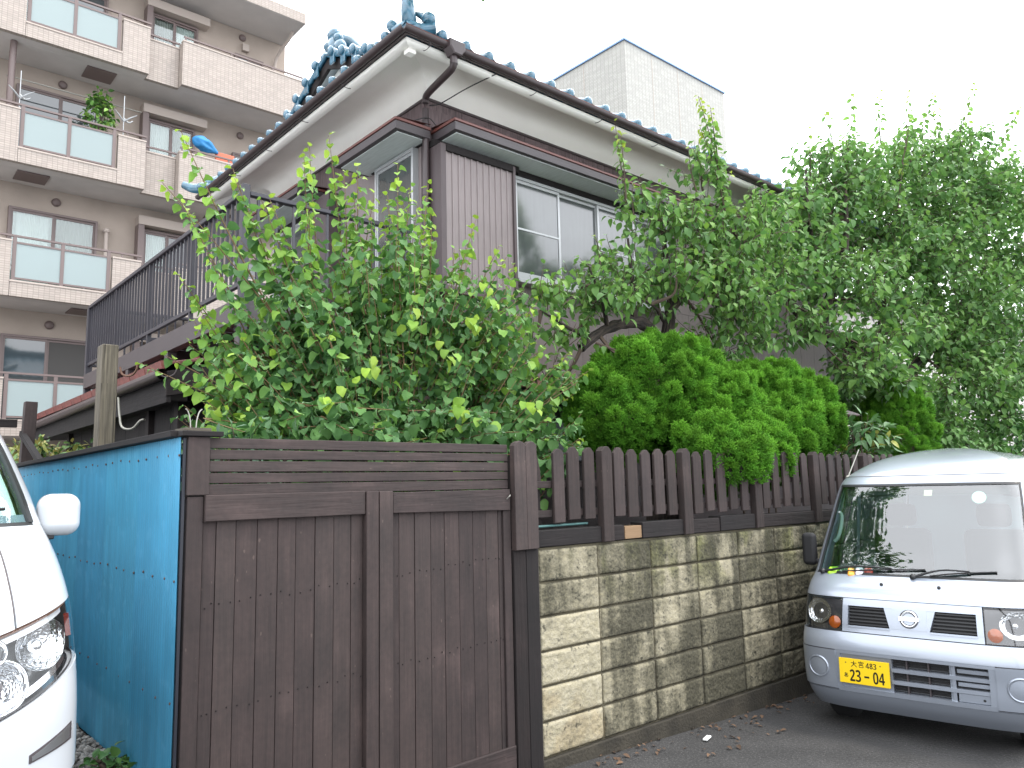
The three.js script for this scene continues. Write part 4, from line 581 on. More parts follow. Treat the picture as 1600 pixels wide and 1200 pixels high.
// a patch of the skin between t0(v), t1(v) and y0(u), y1(u), lifted from off0 to off1 so that its edge has depth
function patch(fn, t0, t1, y0, y1, nu, nv, off1 = 0, off0 = null, uvs = 1) {
  const F = (q) => (typeof q === 'function' ? q : () => q); const A = F(t0), B = F(t1), C = F(y0), E = F(y1);
  const P = (i, j, off) => {
    let a = i / nu; const b = j / nv, ta = A(b), tb = B(b);
    if (!fn.U) return fn(lerp(ta, tb, a), lerp(C(a), E(a), b), off);
    const u = lerp(fn.U(ta), fn.U(tb), a); a = (fn.T(u) - ta) / (tb - ta); return fn.nose(u, lerp(C(a), E(a), b), off); // even steps round the bend of the nose
  };
  const pos = [], uv = [], idx = [];
  for (let j = 0; j <= nv; j++) for (let i = 0; i <= nu; i++) { const p = P(i, j, off1); pos.push(p.x, p.y, p.z); uv.push(i / nu * uvs, j / nv * uvs); }
  for (let j = 0; j < nv; j++) for (let i = 0; i < nu; i++) { const p = j * (nu + 1) + i, q = p + nu + 1; idx.push(p, p + 1, q, q, p + 1, q + 1); }
  const g = new THREE.BufferGeometry(); g.setAttribute('position', new THREE.Float32BufferAttribute(pos, 3)); g.setAttribute('uv', new THREE.Float32BufferAttribute(uv, 2)); g.setIndex(idx); g.computeVertexNormals();
  if (off0 === null) return g;
  const ring = []; for (let i = 0; i <= nu; i++) ring.push([i, 0]); for (let j = 1; j <= nv; j++) ring.push([nu, j]); for (let i = nu - 1; i >= 0; i--) ring.push([i, nv]); for (let j = nv - 1; j >= 0; j--) ring.push([0, j]);
  const sp = [], si = []; ring.forEach(([i, j]) => { const a = P(i, j, off1), b = P(i, j, off0); sp.push(a.x, a.y, a.z, b.x, b.y, b.z); }); for (let k = 0; k < ring.length - 1; k++) si.push(k * 2, k * 2 + 1, k * 2 + 2, k * 2 + 2, k * 2 + 1, k * 2 + 3);
  const s = new THREE.BufferGeometry(); s.setAttribute('position', new THREE.Float32BufferAttribute(sp, 3)); s.setIndex(si); s.computeVertexNormals(); return join([g, s]);
}
function ringOn(fn, t, y, r0, r1, off0, off1, hwAt, seg = 28) { // a raised round rim on the skin
  const P = (a, r, off) => fn(t + Math.cos(a) * r / hwAt, y + Math.sin(a) * r, off), prof = [[r1, off0], [lerp(r0, r1, 0.8), off1], [lerp(r0, r1, 0.2), off1], [r0, off0]];
  return sheet((a, b) => { const f = b * 3, k = Math.min(2, Math.floor(f)); return P(a * Math.PI * 2, lerp(prof[k][0], prof[k + 1][0], f - k), lerp(prof[k][1], prof[k + 1][1], f - k)); }, 0, 1, 0, 1, seg, 3);
}
const discOn = (fn, t, y, r, off, hwAt, seg = 24, dome = 0) => sheet((a, b) => fn(t + Math.cos(a * 6.2832) * r * b / hwAt, y + Math.sin(a * 6.2832) * r * b, off + dome * (1 - b * b)), 0, 1, 0.001, 1, seg, 4);
const dust = texture(512, 512, gray((u, v) => 0.5 + 0.35 * tfbm(u, v, 6, 3, 5) + 0.3 * sm(0.3, 0.5, tnoise(u * 90, v * 90, 90, 2))));
M.silver = phys({ color: S(152, 159, 170), metalness: 0.6, roughness: 0.38, clearcoat: 1, clearcoatRoughness: 0.08 });
M.white = phys({ color: S(176, 180, 184), roughness: 0.35, clearcoat: 1, clearcoatRoughness: 0.06 });
M.glass = phys({ color: S(206, 226, 222), roughness: 0.02, transmission: 1, thickness: 0, ior: 2.2 });
M.lens = phys({ color: 0xffffff, roughness: 0.02, transmission: 1, thickness: 0, ior: 1.5 });
M.chrome = std({ color: S(228, 230, 232), metalness: 1, roughness: 0.12 });
M.reflector = std({ color: S(196, 199, 202), metalness: 1, roughness: 0.16, bumpMap: texture(256, 256, gray((u, v) => 0.5 + 0.6 * tnoise(u * 16, v * 5, 16, 3) + 0.4 * tnoise(u * 32, v * 12, 32, 5))), bumpScale: 0.005 });
M.amber = phys({ color: S(140, 64, 0), specularIntensity: 0.6, roughness: 0.12, clearcoat: 1 });
M.redLens = phys({ color: S(96, 30, 20), roughness: 0.15, clearcoat: 1 });
M.rubber = std({ color: S(30, 30, 31), roughness: 0.92 });
M.trimBlack = std({ color: S(24, 25, 27), roughness: 0.45 });
M.mirrorBlack = std({ color: S(20, 20, 22), roughness: 0.75 });
M.interior = std({ color: S(30, 33, 33), roughness: 0.9 });
M.lampHousing = phys({ color: S(34, 35, 38), roughness: 0.25, clearcoat: 1 });
function wheel(parent, x, y, z, r, w, cover = S(170, 174, 178)) {
  const g = new THREE.Group(); g.name = numbered('wheel'); g.position.set(x, y, z); parent.add(g);
  const prof = [[r * 0.62, -w / 2], [r * 0.93, -w / 2], [r, -w * 0.32], [r, w * 0.32], [r * 0.93, w / 2], [r * 0.62, w / 2]].map((p) => new THREE.Vector2(...p));
  const ty = new THREE.LatheGeometry(prof, 36); ty.rotateZ(Math.PI / 2); part('tyre', ty, M.rubber, g);
  const rim = new THREE.LatheGeometry([[0.001, w * 0.2], [r * 0.2, w * 0.22], [r * 0.5, w * 0.12], [r * 0.6, w * 0.36], [r * 0.63, w * 0.4]].map((p) => new THREE.Vector2(...p)), 28); rim.rotateZ(-Math.PI / 2 * Math.sign(x || 1)); part('rim', rim, std({ color: cover, metalness: 0.6, roughness: 0.4 }), g);
}
const glyphs = { // brush strokes on a 10 x 10 square, drawn as lines
  big: [[[1, 3.4], [9, 3.4]], [[5, 0.6], [5, 3.4], [4.2, 6.2], [1, 9.4]], [[5, 3.6], [6.2, 6.6], [9.2, 9.4]]],
  palace: [[[5, 0.2], [5, 1.3]], [[1.2, 3], [1.2, 1.5], [8.8, 1.5], [8.8, 3]], [[3, 3], [7, 3], [7, 5], [3, 5], [3, 3]], [[5, 5], [4.6, 6.2]], [[2, 6.2], [8, 6.2], [8, 9.4], [2, 9.4], [2, 6.2]]],
  a: [[[2, 2.4], [8, 2]], [[4.4, 0.6], [4.2, 4.5], [4.8, 8.4]], [[6.4, 3.4], [5.6, 6], [3.2, 8.4], [1.8, 7.6], [2.6, 5.6], [5.4, 4.4], [8, 5.2], [8.4, 7.2], [6, 9.2]]],
};
function plateTexture() {
  const c = document.createElement('canvas'); c.width = 660; c.height = 330; const x = c.getContext('2d');
  x.fillStyle = '#e0bd12'; x.fillRect(0, 0, 660, 330); x.strokeStyle = '#17150c'; x.fillStyle = '#17150c'; x.lineCap = 'round'; x.lineJoin = 'round';
  const draw = (g, ox, oy, s, w) => { x.lineWidth = w; for (const st of g) { x.beginPath(); st.forEach(([a, b], i) => (i ? x.lineTo(ox + a * s, oy + b * s) : x.moveTo(ox + a * s, oy + b * s))); x.stroke(); } };
  draw(glyphs.big, 158, 24, 8.4, 10); draw(glyphs.palace, 254, 22, 8.6, 8); x.font = 'bold 96px sans-serif'; x.textBaseline = 'alphabetic';
  const text = (s, px, py, sx, sy) => { x.save(); x.translate(px, py); x.scale(sx, sy); x.fillText(s, 0, 0); x.restore(); };
  text('483', 356, 108, 0.92, 1.08); draw(glyphs.a, 52, 190, 7, 8);
  text('23', 132, 302, 1.5, 2.3); text('04', 440, 302, 1.5, 2.3); x.fillRect(330, 212, 66, 26);
  for (const q of [90, 548]) { x.fillStyle = '#a8902a'; x.beginPath(); x.arc(q, 56, 12, 0, 7); x.fill(); x.fillStyle = '#17150c'; x.beginPath(); x.arc(q, 56, 6, 0, 7); x.fill(); }
  const t = new THREE.CanvasTexture(c); t.colorSpace = THREE.SRGBColorSpace; return t;
}
{ // small silver van, nose towards the viewer
  const t = thing('silver_van', 'small silver kei van with yellow number plate parked along the block wall', 'van', [5.47, -0.12, -2.33], -81 * RAD);
  const zf = curve([[0.2, -0.07], [0.27, -0.02], [0.33, 0.0], [0.5, 0.005], [0.6, 0.01], [0.66, 0.0], [0.725, -0.03], [0.8, -0.045], [0.94, -0.085], [1.02, -0.15], [1.09, -0.26], [1.25, -0.39], [1.45, -0.555], [1.73, -0.78], [1.79, -0.86], [1.85, -0.98], [1.92, -1.18], [1.98, -1.48], [2.02, -1.8]]);
  const hw = curve([[0.2, 0.7], [0.33, 0.74], [0.6, 0.748], [0.9, 0.735], [1.05, 0.722], [1.3, 0.7], [1.5, 0.68], [1.73, 0.65], [1.79, 0.62], [1.85, 0.56], [1.92, 0.46], [1.97, 0.34], [2.01, 0.17], [2.02, 0.01]]);
  const len = 3.1, K = vanSkin({ zf, hw, D: 0.24, n: 4 }), f = K.front, H = 0.73;
  const body = part('body', [
    patch(f, -1, 1, 0.2, 0.325, 64, 3, 0), patch(f, -1, 1, 0.325, 0.33, 64, 1, -0.004), // lower lip
    patch(f, -1, 1, 0.6, 0.715, 64, 5, 0.006, -0.02), // upper bumper
    ...[-1, 1].map((s) => patch(f, s * 0.645, s * 1, 0.338, 0.594, 26, 8, 0.008, -0.03)), // bumper ends
    patch(f, -1, 1, 0.945, 1.085, 64, 8, 0.003, -0.02), // bonnet
    ...[-1, 1].map((s) => patch(f, s * 0.945, s * 1, 1.085, 1.73, 6, 14, 0.002, -0.03)), // pillars
    ...[-1, 1].map((s) => patch(f, s * 0.975, s * 1, 0.715, 0.945, 3, 6, 0)),
  ], M.silver, t);
  // lower centre: dark intake, bars, plate carrier
  part('intake', patch(f, -0.66, 0.66, 0.325, 0.6, 24, 6, -0.05), M.black, t);
  part('intake_frame', [patch(f, -0.645, 0.645, 0.327, 0.357, 30, 1, 0.004, -0.05), patch(f, -0.645, 0.645, 0.578, 0.599, 30, 1, 0.004, -0.05), patch(f, -0.645, -0.6, 0.357, 0.578, 2, 4, 0.003, -0.05), patch(f, 0.595, 0.645, 0.357, 0.578, 2, 4, 0.003, -0.05), patch(f, -0.6, -0.16, 0.357, 0.578, 8, 4, -0.012, -0.05)], M.silver, t);
  for (const y of [0.425, 0.502]) part('grille_bar', patch(f, -0.17, 0.6, y - 0.0125, y + 0.0125, 20, 1, -0.004, -0.045), M.silver, t);
  for (const x of [-0.04, 0.135, 0.305]) part('grille_bar', patch(f, x - 0.006, x + 0.006, 0.357, 0.578, 1, 3, -0.018, -0.045), x > 0.3 ? M.silver : M.darkmetal, t);
  part('grille_bar', patch(f, 0.315, 0.345, 0.357, 0.578, 1, 3, -0.008, -0.045), M.silver, t);
  for (const y of [0.465, 0.545]) part('louvre', patch(f, 0.36, 0.6, y - 0.012, y + 0.012, 8, 1, -0.014, -0.04), M.silver, t);
  part('tow_cover', patch(f, 0.36, 0.6, 0.36, 0.41, 8, 1, -0.006, -0.03), M.silver, t); part('tow_hole', discOn(f, 0.55, 0.382, 0.008, -0.004, H, 14), M.black, t);
  for (let k = 0; k < 11; k++) { const y = 0.365 + k * 0.0195; part('slat', patch(f, -0.16, 0.315, y, y + 0.005, 12, 1, -0.036, -0.05), M.lampHousing, t); }
  for (const s of [-1, 1]) { part('fog_cover', discOn(f, s * 0.815, 0.47, 0.06, 0.012, H, 28, 0.004), M.silver, t); part('fog_rim', ringOn(f, s * 0.815, 0.47, 0.06, 0.075, 0.008, 0.016, H), M.silver, t); }
  // number plate
  const pl = part('number_plate', new RoundedBoxGeometry(0.33, 0.165, 0.006, 2, 0.0029), std({ color: S(214, 178, 20), roughness: 0.4 }), t); pl.position.copy(f(-0.39, 0.47, 0.02)); pl.rotation.set(-0.02, -0.035, 0);
  const face = part('plate_face', new THREE.PlaneGeometry(0.326, 0.161), std({ map: plateTexture(), roughness: 0.4 }), pl); face.position.z = 0.0042;
  // upper panel: two grilles, badge
  part('grille_backing', patch(f, -0.6, 0.6, 0.72, 0.945, 20, 4, -0.045), M.black, t);
  const inner = 0.165, outer = 0.535, slant = 0.05, gy0 = 0.765, gy1 = 0.895;
  part('front_panel', [patch(f, -0.585, 0.585, gy1, 0.941, 40, 3, 0.004, -0.04), patch(f, -0.585, 0.585, 0.722, gy0, 40, 2, 0.002, -0.04), patch(f, -inner + 0.02, inner - 0.02, gy0, gy1, 12, 5, 0.004, -0.04), ...[-1, 1].map((s) => patch(f, s * outer, s * 0.585, gy0, gy1, 3, 5, 0.004, -0.04)), ...[-1, 1].map((s) => patch(f, (v) => s * (inner - 0.021), (v) => s * (inner + slant * v - 0.0), gy0, gy1, 3, 5, 0.002, -0.04))], M.silver, t);
  for (const s of [-1, 1]) { for (let k = 0; k < 6; k++) { const y = gy0 + 0.008 + k * 0.0215; part('grille_bar', patch(f, s * (inner + 0.02), s * outer, y, y + 0.009, 8, 1, -0.012, -0.04), M.trimBlack, t); } part('grille_trim', patch(f, s * (inner + 0.0), s * outer, gy0 - 0.012, gy0 - 0.002, 10, 1, 0.01, 0), M.silver, t); }
  part('badge_recess', discOn(f, 0, 0.835, 0.059, 0.0055, H, 32), M.darkmetal, t); part('badge_centre', discOn(f, 0, 0.835, 0.037, 0.0075, H, 28), M.silver, t);
  const bd = part('badge', ringOn(f, 0, 0.835, 0.04, 0.055, 0.004, 0.016, H, 36), M.chrome, t); part('badge_bar', patch(f, -0.083, 0.083, 0.823, 0.847, 6, 2, 0.018, 0.004), M.chrome, bd);
  part('panel_gap', patch(f, -0.975, 0.975, 0.941, 0.947, 50, 1, -0.006), M.black, t); part('panel_gap', patch(f, -0.98, 0.98, 0.714, 0.724, 50, 1, -0.008), M.black, t); part('panel_gap', patch(f, -0.99, 0.99, 0.592, 0.602, 60, 1, -0.006), M.darkmetal, t);
  // headlamps
  for (const s of [-1, 1]) {
    const g = new THREE.Group(); g.name = numbered('headlamp'); t.add(g);
    part('housing', patch(f, s * 0.595, s * 0.978, 0.728, 0.939, 14, 6, -0.028), M.lampHousing, g);
    const bowl = sheet((a, b) => { const r = 0.094 * Math.sqrt(b), T = s * 0.83, th = a * 6.2832; return f(clamp(T + Math.cos(th) * r / H, -0.985, 0.985), 0.842 + Math.sin(th) * r * 0.9, -0.045 + 0.037 * b ); }, 0, 1, 0.01, 1, 32, 6); part('reflector', bowl, M.reflector, g);
    part('bulb', new THREE.SphereGeometry(0.02, 12, 8), M.chrome, g).position.copy(f(s * 0.82, 0.842, -0.04));
    part('indicator', discOn(f, s * 0.665, 0.778, 0.042, -0.012, H, 20, 0.012), M.amber, g);
    part('lens', patch(f, s * 0.592, s * 0.982, 0.726, 0.941, 14, 6, 0.003), M.lens, g);
  }
  // washers
  for (const x of [-0.26, 0.24]) part('washer_nozzle', new THREE.SphereGeometry(0.012, 8, 6), M.black, t).position.copy(f(x, 1.035, 0.006));
  // windscreen with its seal, wipers and stickers
  part('windscreen', patch(f, -0.935, 0.935, 1.1, 1.718, 40, 20, -0.002), M.glass, t);
  part('windscreen_seal', [patch(f, -0.948, 0.948, 1.082, 1.102, 40, 1, 0.002, -0.02), patch(f, -0.948, 0.948, 1.715, 1.733, 40, 1, 0.002, -0.02), ...[-1, 1].map((s) => patch(f, s * 0.93, s * 0.95, 1.1, 1.717, 1, 16, 0.001, -0.02))], M.trimBlack, t);
  const wip = (x0, y0, x1, y1) => { const a = f(x0, y0, 0.012), b = f(lerp(x0, x1, 0.5), lerp(y0, y1, 0.55) + 0.012, 0.035), c = f(x1, y1, 0.02), d0 = f(lerp(x0, x1, 0.3), lerp(y0, y1, 0.3) + 0.0, 0.008), d1 = f(lerp(x0, x1, 1.45), lerp(y0, y1, 1.2), 0.008); const w = part('wiper', [taper([a, b, c], [0.011, 0.007, 0.006], 6), new THREE.SphereGeometry(0.022, 8, 6).translate(a.x, a.y, a.z), pipe([d0, f(lerp(x0, x1, 0.8), lerp(y0, y1, 0.8), 0.01), d1], 0.006, 5, 4)], M.trimBlack, t); return w; };
  wip(-0.87, 1.09, -0.2, 1.128); wip(0.0, 1.085, 0.48, 1.13);
  part('inspection_sticker', patch(f, 0.02, 0.1, 1.645, 1.685, 3, 2, -0.005), std({ color: S(235, 225, 180) }), t); part('round_sticker', discOn(f, 0.56, 1.63, 0.042, -0.005, 0.62), std({ color: S(200, 235, 215) }), t);
  // sides, rear, roof, floor
  for (const s of [-1, 1]) {
    const sd = K.side(s), ze = K.zEdge, arch = (z, zc, base) => { const d = Math.abs(z - zc); return d < 0.34 ? Math.max(base, 0.27 + Math.sqrt(Math.max(0, 0.34 ** 2 - d * d)) * 0.95) : base; };
    part('side_panel', [patch((q, y, o) => sd(lerp(ze(y), -len, q), y, o), 0, 1, (u) => arch(lerp(-0.28, -len, u), -0.58, arch(lerp(-0.28, -len, u), -2.6, 0.26)), 1.08, 70, 8, 0), patch((q, y, o) => sd(lerp(ze(y), -len, q), y, o), 0, 1, 1.69, 1.73, 30, 2, 0), patch((z, y, o) => sd(z, y, o), -1.42, -1.52, 1.08, 1.69, 2, 8, 0), patch((z, y, o) => sd(z, y, o), -2.95, -len, 1.08, 1.69, 2, 8, 0), patch((q, y, o) => sd(lerp(ze(y), -0.74 - (y - 1.1) * 0.62, q), y, o), 0, 1, 1.08, 1.69, 3, 8, 0)], M.silver, t);
    part('door_glass', patch((q, y, o) => sd(lerp(-0.76 - (y - 1.1) * 0.62, -1.42, q), y, o), 0, 1, 1.085, 1.688, 6, 8, -0.006), M.glass, t); part('side_glass', patch((z, y, o) => sd(z, y, o), -1.52, -2.95, 1.085, 1.688, 8, 8, -0.006), M.glass, t);
    part('door_handle', box(-0.015, 0.015, 0.94, 0.97, -1.36, -1.2, 'z', 0.008), M.trimBlack, t).position.x = s * 0.735;
    const m = part('door_mirror', [(() => { const g = new RoundedBoxGeometry(0.11, 0.25, 0.075, 4, 0.036); g.translate(s * 0.8, 1.24, -0.54); return g; })(), pipe([V(s * 0.7, 1.13, -0.52), V(s * 0.75, 1.15, -0.54), V(s * 0.79, 1.19, -0.54)], 0.02, 8)], M.mirrorBlack, t);
    wheel(t, s * 0.6, 0.275, -0.58, 0.272, 0.15); wheel(t, s * 0.6, 0.275, -2.6, 0.272, 0.15);
    part('wheel_arch', sheet((a, b) => V(s * lerp(0.5, 0.72, b), 0.27 + Math.sin(a * Math.PI) * 0.33, -0.58 + Math.cos(a * Math.PI) * 0.33), 0, 1, 0, 1, 16, 1), M.black, t);
  }
  const crown = curve([[0, 1.73], [0.25, 1.81], [0.5, 1.89], [0.75, 1.97], [1, 2.0195]]), roof = sheet((a, b) => K.nose(a, crown(b), 0.002), -1, 1, 0, 1, 56, 18);
  part('roof', [roof, ...[-1, 1].map((s) => sheet((a, b) => { const y = crown(b); return V(s * hw(y), y, lerp(K.zEdge(y), -len, a)); }, 0, 1, 0, 1, 20, 14))], M.silver, t);
  part('roof_seam', patch((q, y, o) => K.nose(q, y, o), -0.9, 0.9, 1.79, 1.794, 40, 1, 0.0035), M.darkmetal, t);
  part('tailgate', prism([[-0.7, 0.26], [0.7, 0.26], [0.73, 0.6], [0.71, 1.05], [0.64, 1.73], [0.56, 1.84], [0.34, 1.96], [-0.34, 1.96], [-0.56, 1.84], [-0.64, 1.73], [-0.71, 1.05], [-0.73, 0.6]], -len - 0.02, -len + 0.01), M.silver, t);
  part('rear_window', box(-0.55, 0.55, 1.1, 1.6, -len - 0.026, -len - 0.0205), M.aptGlass, t);
  part('underbody', box(-0.66, 0.66, 0.26, 0.34, -len + 0.03, -0.32), M.black, t);
  // cabin
  part('cabin_floor', box(-0.68, 0.68, 0.5, 0.56, -len + 0.03, -0.4), M.interior, t);
  part('dashboard', [patch((x, y, o) => V(x * 0.58, y, -0.36 - 0.3 * (1.09 - y) / 0.5 + 0), -1, 1, 0.6, 1.07, 8, 4), box(-0.56, 0.56, 1.03, 1.075, -0.62, -0.3, 'x', 0.015)], M.trimBlack, t);
  part('steering_wheel', (() => { const a = new THREE.TorusGeometry(0.185, 0.015, 8, 32), b = new THREE.CylinderGeometry(0.05, 0.05, 0.03, 12).rotateX(Math.PI / 2), c = box(-0.18, 0.18, -0.015, 0.015, -0.008, 0.008), g = join([a, b, c]); g.rotateX(-0.95); return g; })(), M.trimBlack, t).position.set(-0.32, 1.09, -0.72);
  for (const s of [-1, 1]) { const st = part('seat', [box(s * 0.34 - 0.22, s * 0.34 + 0.22, 0.72, 0.88, -1.45, -0.95, 'y', 0.05), box(s * 0.34 - 0.22, s * 0.34 + 0.22, 0.86, 1.36, -1.5, -1.38, 'y', 0.05)], M.interior, t); part('headrest', box(s * 0.34 - 0.12, s * 0.34 + 0.12, 1.38, 1.56, -1.49, -1.4, 'y', 0.04), M.interior, st); }
  part('grab_handle', pipe([V(-0.6, 1.3, -0.52), V(-0.575, 1.33, -0.53), V(-0.565, 1.42, -0.6), V(-0.575, 1.5, -0.66), V(-0.595, 1.52, -0.67)], 0.014, 8, 4), std({ color: S(120, 128, 126), roughness: 0.6 }), t);
  part('headliner', sheet((a, b) => V(lerp(-0.56, 0.56, a), 1.62 + 0.08 * Math.sin(a * Math.PI), lerp(-0.98, -len + 0.05, b)), 0, 1, 0, 1, 8, 2), M.interior, t);
  part('sun_visor', patch(f, -0.86, 0.86, 1.665, 1.715, 16, 2, -0.03), M.interior, t);
  part('aerial', [taper([V(-0.61, 1.79, -1.0), V(-0.54, 2.02, -1.12)], [0.006, 0.005], 6, 1), new THREE.SphereGeometry(0.018, 8, 6).translate(-0.61, 1.79, -1.0)], M.iron, t);
  // bright packets lying on the dashboard
  const pk = (n, label, pts, cols, ry) => { const o = thing(n, label, 'packet', [0, 0, 0]); t.updateMatrixWorld(); const w = t.localToWorld(V(...pts)); o.position.copy(w); o.rotation.set(0, t.rotation.y + ry, 0); cols.forEach(([c, x0, x1, h]) => part('wrapper', (() => { const g = new RoundedBoxGeometry(x1 - x0, h, 0.09, 3, h / 2.2); g.translate((x0 + x1) / 2, h / 2, 0); g.rotateX(0.5); return g; })(), std({ color: c, roughness: 0.35 }), o)); return o; };
  pk('green_packet', 'yellow-green packet at the left corner of the van dashboard', [-0.52, 1.085, -0.33], [[S(150, 190, 40), -0.075, 0.0, 0.035], [S(60, 90, 50), 0.002, 0.075, 0.03]], 0.1);
  pk('red_packet', 'red, white and yellow snack packet on the van dashboard beside the green one', [-0.37, 1.085, -0.31], [[S(225, 160, 60), -0.08, -0.03, 0.032], [S(215, 205, 215), -0.029, 0.03, 0.04], [S(205, 70, 60), 0.031, 0.09, 0.034]], 0.25);
}
{ // white people carrier at the left edge
  const t = thing('white_van', 'white minivan with large clear headlamp parked beside the blue fence', 'van', [-0.2, 0.36, -2.72], 0);
  const zf = curve([[0.18, -0.08], [0.3, -0.01], [0.5, 0.0], [0.63, -0.004], [0.74, -0.03], [0.86, -0.07], [0.97, -0.13], [1.06, -0.24], [1.13, -0.37], [1.19, -0.5], [1.3, -0.6], [1.5, -0.8], [1.72, -1.05], [1.8, -1.2], [1.86, -1.5], [1.9, -2.2]]);
  const hw = curve([[0.18, 0.83], [0.35, 0.872], [0.6, 0.875], [0.85, 0.868], [1.0, 0.855], [1.2, 0.83], [1.45, 0.765], [1.72, 0.67], [1.8, 0.62], [1.86, 0.54], [1.895, 0.35], [1.9, 0.02]]);
  const len = 4.8, K = vanSkin({ zf, hw, D: 0.42, n: 2.9 }), f = K.front, H = 0.87;
  const hb = (u) => 0.585 + 0.185 * Math.abs(u) ** 3, ht = (u) => 0.8 + 0.15 * u * u; // lamp lower and upper edge against |t|
  const hoodEdge = (u) => ht(lerp(-1, 1, u)) + 0.004;
  part('body', [
    patch(f, -1, 1, 0.18, 0.43, 70, 6, 0.002), patch(f, -1, 1, 0.431, (u) => hb(lerp(-1, 1, u)) - 0.006, 70, 8, 0.006, -0.02),
    patch(f, -0.76, 0.76, (u) => ht(lerp(-0.76, 0.76, u)) + 0.005, 1.185, 50, 14, 0.003, -0.02),
    ...[-1, 1].map((s) => patch(f, s * 0.768, s * 1, (u) => ht(lerp(0.768, 1, u)) + 0.006, 1.19, 16, 14, 0.003, -0.01)),
    ...[-1, 1].map((s) => patch(f, s * 0.94, s * 1, 1.19, 1.72, 8, 16, 0.004, -0.03)),
  ], M.white, t);
  part('panel_gap', patch(f, -1, 1, (u) => hb(lerp(-1, 1, u)) - 0.012, (u) => hb(lerp(-1, 1, u)) + 0.004, 60, 1, -0.006), M.black, t);
  part('panel_gap', [patch(f, -1, 1, (u) => ht(lerp(-1, 1, u)) - 0.004, (u) => ht(lerp(-1, 1, u)) + 0.01, 60, 1, -0.008), ...[-1, 1].map((s) => patch(f, s * 0.757, s * 0.771, 0.93, 1.19, 1, 10, -0.006))], M.rust, t);
  // grille between the lamps
  part('grille_backing', patch(f, -0.5, 0.5, 0.58, 0.835, 20, 4, -0.03), M.black, t); for (let k = 0; k < 4; k++) part('grille_bar', patch(f, -0.5, 0.5, 0.61 + k * 0.05, 0.635 + k * 0.05, 20, 1, 0, -0.03), M.chrome, t);
  for (const s of [-1, 1]) {
    const g = new THREE.Group(); g.name = numbered('headlamp'); t.add(g);
    const lo = (a, b) => (u) => hb(lerp(a, b, u)), hi = (a, b) => (u) => ht(lerp(a, b, u));
    part('housing', patch(f, s * 0.46, s * 0.995, lo(0.46, 0.995), hi(0.46, 0.995), 24, 8, -0.07), std({ color: S(150, 152, 152), metalness: 0.7, roughness: 0.3 }), g);
    const bowl = (T, y, r, ry) => sheet((a, b) => { const th = a * 6.2832, q = r * Math.sqrt(b); return f(clamp(s * (T + Math.cos(th) * q / H), -0.99, 0.99), y + Math.sin(th) * q * ry, -0.075 + 0.055 * b); }, 0, 1, 0.01, 1, 36, 7);
    part('reflector', bowl(0.875, 0.835, 0.09, 0.85), M.reflector, g); part('reflector', bowl(0.72, 0.735, 0.075, 0.95), M.reflector, g);
    part('lamp_rim', ringOn((T, y, o) => f(s * T, y, o), 0.72, 0.735, 0.07, 0.082, -0.03, -0.012, H), M.chrome, g); part('lamp_rim', ringOn((T, y, o) => f(s * T, y, o), 0.7, 0.835, 0.03, 0.042, -0.03, -0.012, H), M.chrome, g);
    part('bulb', new THREE.SphereGeometry(0.022, 12, 8), M.chrome, g).position.copy(f(s * 0.87, 0.84, -0.05)); part('bulb', new THREE.SphereGeometry(0.02, 12, 8), M.darkmetal, g).position.copy(f(s * 0.72, 0.74, -0.045));
    part('brow', patch(f, s * 0.5, s * 0.965, (u) => ht(lerp(0.5, 0.965, u)) - 0.024, (u) => ht(lerp(0.5, 0.965, u)) - 0.006, 18, 2, -0.02, -0.05), M.white, g);
    part('louvres', patch(f, s * 0.66, s * 0.965, (u) => hb(lerp(0.66, 0.965, u)) + 0.012, (u) => hb(lerp(0.66, 0.965, u)) + 0.035, 14, 2, -0.02, -0.05), M.chrome, g);
    part('side_marker', patch(f, s * 0.984, s * 0.995, 0.83, 0.9, 3, 4, -0.004, -0.02), M.redLens, g);
    part('lens', patch(f, s * 0.455, s * 0.998, lo(0.455, 0.998), hi(0.455, 0.998), 26, 10, 0.004), M.lens, g);
    // fog lamp in a slanting recess
    const fl = (u) => 0.505 + 0.022 * u, fh = (u) => 0.53 + 0.05 * u;
    part('fog_recess', patch(f, s * 0.8, s * 0.95, fl, fh, 12, 2, 0.008, -0.04), M.darkmetal, t); const fg = part('fog_lamp', patch(f, s * 0.808, s * 0.942, (u) => fl(u) + 0.006, (u) => fh(u) - 0.006, 12, 3, 0.009, -0.02), std({ color: S(170, 172, 175), metalness: 0.9, roughness: 0.3 }), t); part('fog_lens', patch(f, s * 0.805, s * 0.945, (u) => fl(u) + 0.005, (u) => fh(u) - 0.005, 12, 3, 0.016), M.lens, fg);
    const sd = K.side(s), ze = K.zEdge, arch = (z, zc, base) => { const d = Math.abs(z - zc); return d < 0.4 ? Math.max(base, 0.3 + Math.sqrt(Math.max(0, 0.4 ** 2 - d * d)) * 0.95) : base; };
    part('side_panel', [patch((q, y, o) => sd(lerp(ze(y), -len, q), y, o), 0, 1, (u) => arch(lerp(-0.43, -len, u), -0.9, arch(lerp(-0.43, -len, u), -3.8, 0.22)), 1.15, 90, 10, 0.003), patch((q, y, o) => sd(lerp(ze(y), -len, q), y, o), 0, 1, 1.67, 1.72, 30, 2, 0.003), ...[[-2.42, -2.5], [-3.7, -3.78], [-4.66, -len]].map(([a, b]) => patch((z, y, o) => sd(z, y, o), a, b, 1.15, 1.67, 2, 8, 0.003)), patch((q, y, o) => sd(lerp(ze(y), ze(y) - 0.09, q), y, o), 0, 1, 1.15, 1.67, 2, 8, 0.003)], M.white, t);
    part('side_glass', patch((q, y, o) => sd(lerp(ze(y) - 0.09, -len + 0.14, q), y, o), 0, 1, 1.15, 1.67, 16, 8, -0.004), M.aptGlass, t);
